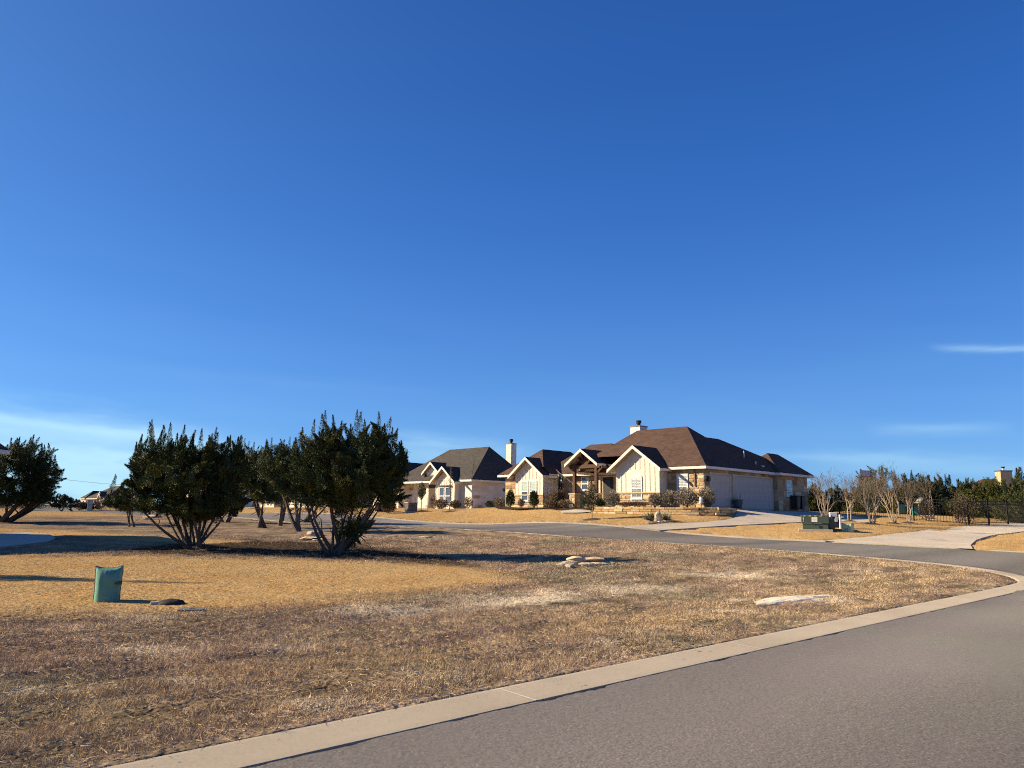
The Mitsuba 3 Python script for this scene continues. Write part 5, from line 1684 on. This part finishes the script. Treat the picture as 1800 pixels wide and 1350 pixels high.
for w, col, lab in ((11.75, (.012, .020, .055), 'dark blue wheeled bin against the rear stone bay, right one'), (10.95, (.022, .024, .028), 'dark grey wheeled bin against the rear stone bay, left one')):
    key = thing('wheeled_bin', lab, 'bin', 'bins against the rear stone bay')
    M = H.M @ frame_at(-.80, w, .02)
    body = MB()
    bt = [(-.24, -.26), (.24, -.26), (.24, .26), (-.24, .26)]
    A = np.array([(x * .82, y * .82, .06) for x, y in bt])
    B = np.array([(x, y, .95) for x, y in bt])
    body.poly(A, col).poly(B[::-1], col)
    for i in range(4):
        body.add([A[i], A[(i + 1) % 4], B[(i + 1) % 4], B[i]], [[0, 1, 2, 3]], col)
    put(f'{key}__body', body, 'satin', M)
    put(f'{key}__lid', MB().box((-.27, -.29, .955), (.28, .29, 1.02), np.array(col) * 1.2, .02), 'satin', M)
    put(f'{key}__wheel', MB().tube([(.20, -.27, .10), (.20, -.20, .10)], .10, (.02, .02, .02), 12), 'paint', M)
    put(f'{key}__wheel_001', MB().tube([(.20, .20, .10), (.20, .27, .10)], .10, (.02, .02, .02), 12), 'paint', M)
key = thing('white_jug', 'small white vessel among the sage bushes below the stone front', 'jug')
d = ray(1233, 900)
M = frame_at(d[0] * 46.9, 46.9, BEDZ, 0)
put(f'{key}__body', MB().tube([(0, 0, .25), (0, 0, .32), (0, 0, .55), (0, 0, .66), (0, 0, .70)], [.10, .13, .13, .09, .10], (.68, .68, .68), 14), 'satin', M)
put(f'{key}__stand', MB().tube([(0, 0, 0), (0, 0, .26)], .03, (.3, .3, .3), 8), 'paint', M)

# ---- mailboxes of masonry by the kerb, white leaning post far left
for px, py, w, h, col, lab in ((669, 900, .80, .82, (.030, .028, .030), 'black mailbox block beside the far kerb, partly behind juniper branches'), (722, 900, .88, .82, (.20, .195, .19), 'grey stone mailbox block with pale rim on the lawn of the pale house')):
    key = thing('mailbox_block', lab, 'mailbox', 'mailbox blocks beside the far kerb')
    b = G(px, py)
    M = frame_at(*b, gz1(*b), math.radians(38))
    put(f'{key}__block', MB().box((-w / 2, -.3, -.1), (w / 2, .3, h - .07), np.array(col) * .8, .01), 'rubble', M)
    put(f'{key}__coping', MB().box((-w / 2 - .04, -.34, h - .068), (w / 2 + .04, .34, h), np.array([.42, .40, .37]) if px > 700 else np.array([.09, .09, .09]), .01), 'paint', M)
    put(f'{key}__plinth', MB().box((-w / 2 - .05, -.36, -.12), (w / 2 + .05, .36, .05), (.55, .50, .42), .01), 'paint', M)
    put(f'{key}__letter_door', MB().box((-.16, -.312, .38), (.16, -.301, .62), (.02, .02, .025)), 'satin', M)
key = thing('white_stone_post', 'white stone mailbox post standing on the far left lawn', 'mailbox')
b = G(157, 897.5)
M = frame_at(*b, gz1(*b), math.radians(25))
put(f'{key}__post', MB().box((-.30, -.32, -.1), (.30, .32, 1.40), (.48, .46, .43), .02), 'paint', M)
put(f'{key}__coping', MB().box((-.35, -.37, 1.402), (.35, .37, 1.50), (.60, .58, .54), .02), 'paint', M)
put(f'{key}__letter_door', MB().box((.06, -.335, .95), (.22, -.321, 1.28), (.70, .70, .68)), 'paint', M)
put(f'{key}__plinth', MB().box((-.34, -.36, -.1), (.34, .36, .12), (.52, .5, .46), .02), 'paint', M)

# ---- iron fence of the yard
key = thing('iron_fence', 'black iron picket fence enclosing the yard right of the brown roofed house', 'fence')
fp = [uw(C1, -.2, 13.9), np.array([27.4, 52.2]), np.array([29.9, 50.2]), np.array([43.0, 58.5]), np.array([56, 67.0])]
FB = (.016, .016, .018)
FH = 1.55
npk = 0
for a, e in zip(fp[:-1], fp[1:]):
    L = np.linalg.norm(e - a)
    n = max(1, round(L / 2.44))
    for i in range(n):
        p, q = a + (e - a) * i / n, a + (e - a) * (i + 1) / n
        zp, zq = gz1(*p), gz1(*q)
        put(part_key(key, 'post'), MB().box((p[0] - .035, p[1] - .035, zp - .1), (p[0] + .035, p[1] + .035, zp + FH + .05), FB), 'paint')
        for h in (.12, FH - .22, FH - .03):
            put(part_key(key, 'rail'), MB().beam([*p, zp + h], [*q, zq + h], .03, .035, FB), 'paint')
        m = 17
        for k in range(1, m + 1):
            c = p + (q - p) * k / (m + 1)
            z = zp + (zq - zp) * k / (m + 1)
            pk = MB().box((c[0] - .009, c[1] - .009, z + .05), (c[0] + .009, c[1] + .009, z + FH), FB)
            if npk < 290:
                put(part_key(key, 'picket'), pk, 'paint')
            else:
                if npk == 290:
                    rest = MB()
                rest.box((c[0] - .009, c[1] - .009, z + .05), (c[0] + .009, c[1] + .009, z + FH), FB)
            npk += 1
if npk > 290:
    put(f'{key}__far_picket', rest, 'paint')
    labels[f'{key}__far_picket'] = {'kind': 'stuff', 'label': 'thin black pickets of the receding stretch'}

# ---- basketball goal, play frame
key = thing('basketball_hoop', 'basketball hoop on a pole rising above the bare trees', 'basketball hoop')
c = at(1523, 838, 60.0)
g = gz1(c[0], c[1])
M = frame_at(c[0], c[1], c[2], math.radians(25))
put(f'{key}__pole', MB().tube([(.35, .5, g - c[2]), (.35, .5, -.2), (.0, .3, .1)], .06, (.03, .03, .035), 8), 'satin', M)
put(f'{key}__arm', MB().beam((.75, .75, -.35), (-.2, .1, .0), .07, .07, (.03, .03, .035)).beam((.35, .5, -.6), (-.3, .05, .45), .06, .06, (.03, .03, .035)).beam((.45, .5, -.2), (.45, .05, .45), .06, .06, (.03, .03, .035)), 'satin', M)
put(f'{key}__backboard', MB().box((-.62, -.02, .0), (.45, .015, .50), (.42, .42, .48), .006), 'satin', M)
put(f'{key}__backboard_frame', MB().box((-.65, -.03, -.03), (-.60, .03, .55), (.03, .03, .035)).box((.43, -.03, -.03), (.48, .03, .55), (.03, .03, .035)).box((-.60, -.03, -.03), (.43, .03, .01), (.03, .03, .035)), 'satin', M)
a = np.linspace(0, 2 * np.pi, 17)
put(f'{key}__rim', MB().tube(np.column_stack([.23 * np.cos(a) - .05, .23 * np.sin(a) - .28, a * 0 + .03]), .012, (.35, .08, .03), 5), 'paint', M)
key = thing('play_frame', 'teal green play frame half hidden behind the bare trees', 'play equipment')
c = at(1598, 903, 64.0)
z = gz1(c[0], c[1])
M = frame_at(c[0], c[1], z, .3)
tg = (.045, .26, .22)
put(f'{key}__panel', MB().box((-1.0, -.05, .25), (-.35, .05, .95), tg, .02).box((.35, -.05, .05), (1.05, .05, .75), tg, .02), 'satin', M)
put(f'{key}__post', MB().tube([(-1.05, 0, 0), (-1.05, 0, 1.2)], .05, (.5, .44, .34), 8).tube([(1.1, 0, 0), (1.1, 0, 1.3)], .05, (.5, .44, .34), 8), 'paint', M)
put(f'{key}__slide', MB().beam((-.3, .0, .9), (.4, -.6, .1), .45, .06, tg), 'satin', M)
put(f'{key}__roof', MB().prism([(.9, 1.1), (1.9, 1.1), (1.4, 1.55)], 1, -.3, .3, (.22, .21, .19)), 'paint', M)
key = thing('signpost', 'small pale sign on a post beyond the fence behind the third bare tree', 'sign')
c = at(1540.5, 903, 62.0)
z = gz1(c[0], c[1])
put(f'{key}__post', MB().tube([(c[0], c[1], z), (c[0], c[1], z + .75)], .03, (.5, .5, .5), 6), 'paint')
put(f'{key}__board', MB().box((c[0] - .02, c[1] - .02, z + .6), (c[0] + .22, c[1] + .02, z + .78), (.5, .5, .52)), 'paint')
# ---- power line far left
key = thing('power_line', 'thin overhead wire between two far wooden poles at left', 'power line')
a, e = at(60, 836, 130.0), at(330, 858, 150.0)
t = np.linspace(0, 1, 24)
p = a + (e - a) * t[:, None] - np.column_stack([t * 0, t * 0, 1.2 * 4 * t * (1 - t)]) * .35
put(f'{key}__wire', MB().tube(p, .022, (.20, .20, .22), 4), 'paint')
for q in (a, e):
    zz = float(T(q[0], q[1]))
    put(part_key(key, 'pole'), MB().tube([(q[0], q[1], zz), (q[0], q[1], q[2] + .2)], .13, (.16, .12, .09), 8).box((q[0] - .9, q[1] - .06, q[2] - .1), (q[0] + .9, q[1] + .06, q[2] + .02), (.16, .12, .09)), 'paint')
# ---- a slab of bare rock cropping out by the kerb
key = thing('rock_outcrop', 'long pale bare limestone shelf level with the brown grass near the right kerb', 'rock')
poly = gpoly([(1318, 1060), (1345, 1053), (1400, 1049), (1465, 1046), (1478, 1049), (1440, 1053), (1402, 1058), (1360, 1062), (1330, 1063)])
mb = MB()
pp = resample(LineString(poly.exterior.coords), .06)
ctr = np.array(poly.centroid.coords[0])
rings = []
for k, (s, dz) in enumerate(((1.04, -.06), (1.0, .004), (.85, .026), (.5, .034), (.02, .034))):
    q = ctr + (pp - ctr) * (s + .05 * (meshkit.noise(np.column_stack([pp * 6, np.zeros(len(pp))]), 4)[:, None] - .5))
    z = T(q[:, 0], q[:, 1]) + GRASS + dz + .02 * (meshkit.fbm(np.column_stack([q * 7, np.zeros(len(q))]), 3, 8) - .5)
    rings.append(np.column_stack([q, z]))
n = len(pp)
i, j = np.meshgrid(np.arange(len(rings) - 1), np.arange(n - 1), indexing='ij')
mb.add(np.vstack(rings), np.stack([i * n + j, i * n + j + 1, (i + 1) * n + j + 1, (i + 1) * n + j], -1).reshape(-1, 4), np.array([.88, .80, .65]))
put(key, mb, 'rubble')
labels[key]['label'] = 'long pale bare limestone shelf level with the brown grass near the right kerb'
# ---------------------------------------------------------------- grass, straw and gravel lying on the ground
rng = np.random.default_rng(2024)


def scatter(n, d0, d1, power):
    """points in the wedge of ground in view, thinning out with distance"""
    a = rng.uniform(-0.68, 0.66, n)
    t = rng.random(n)
    k = 2 - power
    d = (d0 ** k + t * (d1 ** k - d0 ** k)) ** (1 / k)
    x, y = d * np.sin(a), d * np.cos(a)
    pts = shapely.points(x, y)
    ok = ~shapely.contains_xy(hard, x, y)
    x, y, d = x[ok], y[ok], d[ok]
    lw, mu, br = zone_fields(x, y)
    return x, y, d, lw, mu, br, shapely.distance(shapely.points(x, y), hard.boundary)


def blades(name, x, y, z, h, w, col, lean, label, bsdf='matte', up=1.0):
    n = len(x)
    a = rng.uniform(0, 2 * np.pi, n)
    d = unit(np.column_stack([np.cos(a) * lean, np.sin(a) * lean, np.full(n, up)]) + rng.normal(size=(n, 3)) * .12)
    v, f, c = leaves(np.column_stack([x, y, z]), d, h, w, col, rng)
    put(name, (v, f, c), bsdf)
    labels[name] = {'label': label, 'category': 'grass', 'kind': 'stuff'}


x, y, d, lw, mu, br, hd_ = scatter(105000, 3.6, 34, 1.55)
q = np.column_stack([x, y, np.zeros(len(x))])
cl = .55 * meshkit.fbm(np.column_stack([(x + y) * .55, (y - x) * 2.2, np.zeros(len(x))]), 3, 71) + .45 * meshkit.fbm(q * 2.8, 3, 72)
keep = (rng.random(len(x)) < np.clip((cl - .30) * 4.0, .18, 1)) & (rng.random(len(x)) > .85 * br) & (rng.random(len(x)) > lw) & (rng.random(len(x)) > mu * .7)
x, y, d, lw, mu, br, cl, hd_ = (k[keep] for k in (x, y, d, lw, mu, br, cl, hd_))
m = 13
X = np.repeat(x, m) + rng.normal(size=len(x) * m) * .028 * np.repeat(np.sqrt(d / 6), m)
Y = np.repeat(y, m) + rng.normal(size=len(x) * m) * .028 * np.repeat(np.sqrt(d / 6), m)
base = ground_colour(x, y, lw, mu, br)
tone = base * (1.32 + .7 * (cl - .5)[:, None]) * rng.uniform(.82, 1.25, (len(x), 1))
straw = rng.random(len(x)) < np.clip(.04 + .9 * (meshkit.fbm(np.column_stack([x, y, np.zeros(len(x))]) * .7 + 20, 3, 77) - .45) + .25 * (hd_ < .9) + .55 * np.exp(-((hd_ - 1.7) / .6) ** 2) * np.clip(cl * 2 - .3, 0, 1), .05, .8)
tone[straw] = np.array([.48, .36, .22]) * rng.uniform(.75, 1.2, (straw.sum(), 1))
C = np.repeat(tone, m, axis=0) * rng.uniform(.65, 1.4, (len(x) * m, 1))
pale = rng.random(len(X)) < .075
C[pale] = np.array([.68, .56, .37]) * rng.uniform(.8, 1.15, (pale.sum(), 1))
edge_f = np.repeat(np.clip(hd_ / .25, .45, 1), m)
h = np.repeat(.028 + .085 * np.clip(cl - .2, 0, .7) + .02 * rng.random(len(x)), m) * rng.uniform(.5, 1.25, len(X)) * edge_f
tall = rng.random(len(X)) < .003
h[tall] *= 2.2
w = .0042 * np.repeat(np.sqrt(d / 5), m) * rng.uniform(.7, 1.4, len(X))
ok = np.ones(len(X), bool)
lwX = np.repeat(lw, m)
Z = ground_z(X, Y, lwX) - .012
blades('wild_grass', X[ok], Y[ok], Z[ok], h[ok], w[ok], C[ok], rng.uniform(.3, 1.4, ok.sum()), 'rough brown and straw coloured winter grass between the two streets')

x, y, d, lw, mu, br, hd_ = scatter(150000, 8, 36, 1.3)
ok = rng.random(len(lw)) < lw
x, y, d, lw = x[ok], y[ok], d[ok], lw[ok]
c = ground_colour(x, y, lw, x * 0, x * 0) * rng.uniform(.95, 1.38, (len(x), 1))
blades('lawn_grass', x, y, ground_z(x, y, lw) - .008, rng.uniform(.018, .042, len(x)), .005 * np.sqrt(d / 5), c, rng.uniform(.4, 1.5, len(x)), 'short golden mown winter lawn around the teal bag')

# the far bank: coarse blades give the turf edge its nap
x, y, d, lw, mu, br, hd_ = scatter(160000, 26, 66, 1.0)
s2 = np.column_stack([x, y]) @ N2
ok = (s2 > S2 + 8.6 + KERB) & (shapely.contains_xy(bed2, x, y) == 0) & (shapely.contains_xy(bp, x, y) == 0)
x, y, d, lw = x[ok], y[ok], d[ok], lw[ok]
c = ground_colour(x, y, lw, x * 0, x * 0) * rng.uniform(.72, 1.35, (len(x), 1))
blades('verge_grass', x, y, ground_z(x, y, lw) - .01, rng.uniform(.03, .085, len(x)), .012 * np.sqrt(d / 30), c, rng.uniform(.4, 1.4, len(x)), 'golden mown grass of the house lots beyond the cross street')

# straw litter lying flat
x, y, d, lw, mu, br, hd_ = scatter(60000, 3.6, 22, 1.6)
ok = (lw < .4) & (rng.random(len(x)) < .35 + .65 * np.clip(meshkit.fbm(np.column_stack([x, y, x * 0]) * 1.1, 3, 91) * 2 - .6, 0, 1))
x, y, d, lw = x[ok], y[ok], d[ok], lw[ok]
c = np.array([.60, .47, .30]) * rng.uniform(.5, 1.25, (len(x), 1))
blades('straw_litter', x, y, ground_z(x, y, lw) + rng.uniform(.004, .05, len(x)), rng.uniform(.03, .12, len(x)), .0045 * np.sqrt(d / 5), c, np.full(len(x), 1.0), 'pale dry straw lying on the rough brown grass', up=.18)

# gravel in the bare patches
x, y, d, lw, mu, br, hd_ = scatter(90000, 4, 26, 1.5)
ok = rng.random(len(x)) < np.clip(br * 1.3, .02, .9) * (lw < .4)
x, y, d, lw = x[ok], y[ok], d[ok], lw[ok]
oc = np.array([[0, 0, 1], [1, 0, 0], [0, 1, 0], [-1, 0, 0], [0, -1, 0], [0, 0, -1.0]])
of = np.array([[0, 1, 2], [0, 2, 3], [0, 3, 4], [0, 4, 1], [5, 2, 1], [5, 3, 2], [5, 4, 3], [5, 1, 4]])
n = len(x)
sz = .006 + .018 * rng.random(n) ** 3
v = oc[None] * (sz[:, None] * rng.uniform(.6, 1.3, (n, 3)))[:, None, :] * rng.uniform(.75, 1.25, (n, 6, 1))
v = v * [1, 1, .7]
a = rng.uniform(0, 6.28, n)
vx = v[..., 0] * np.cos(a)[:, None] - v[..., 1] * np.sin(a)[:, None]
vy = v[..., 0] * np.sin(a)[:, None] + v[..., 1] * np.cos(a)[:, None]
v = np.stack([vx + x[:, None], vy + y[:, None], v[..., 2] + (ground_z(x, y, lw) + .004)[:, None]], -1)
cc = np.array([.62, .53, .39]) * rng.uniform(.5, 1.3, (n, 1))
put('gravel', (v.reshape(-1, 3), (of[None] + 6 * np.arange(n)[:, None, None]).reshape(-1, 3), np.repeat(cc, 6, axis=0)), 'matte')
labels['gravel'] = {'label': 'pale limestone gravel lying in the bare patches of the rough grass', 'category': 'gravel', 'kind': 'stuff'}
# twigs under the junipers
tw = MB()
for _ in range(420):
    p = G(rng.uniform(230, 860), rng.uniform(962, 990))
    if not under.contains(Point(p)):
        continue
    a, l = rng.uniform(0, 6.28), rng.uniform(.12, .5)
    z = gz1(*p)
    e = np.array([p[0] + l * math.cos(a), p[1] + l * math.sin(a), z + rng.uniform(.01, .16)])
    tw.tube([[p[0], p[1], z], (np.array([*p, z]) + e) / 2 + rng.normal(size=3) * .02, e], [.007, .006, .003], np.array([.24, .19, .15]) * rng.uniform(.5, 1.4), 3)
put('dead_twigs', tw, 'matte')
labels['dead_twigs'] = {'label': 'fallen grey twigs in the mulch under the big junipers', 'category': 'twigs', 'kind': 'stuff'}
for k in [k for k in labels if 'label' in labels[k] and k in ('rock_outcrop',)]:
    pass
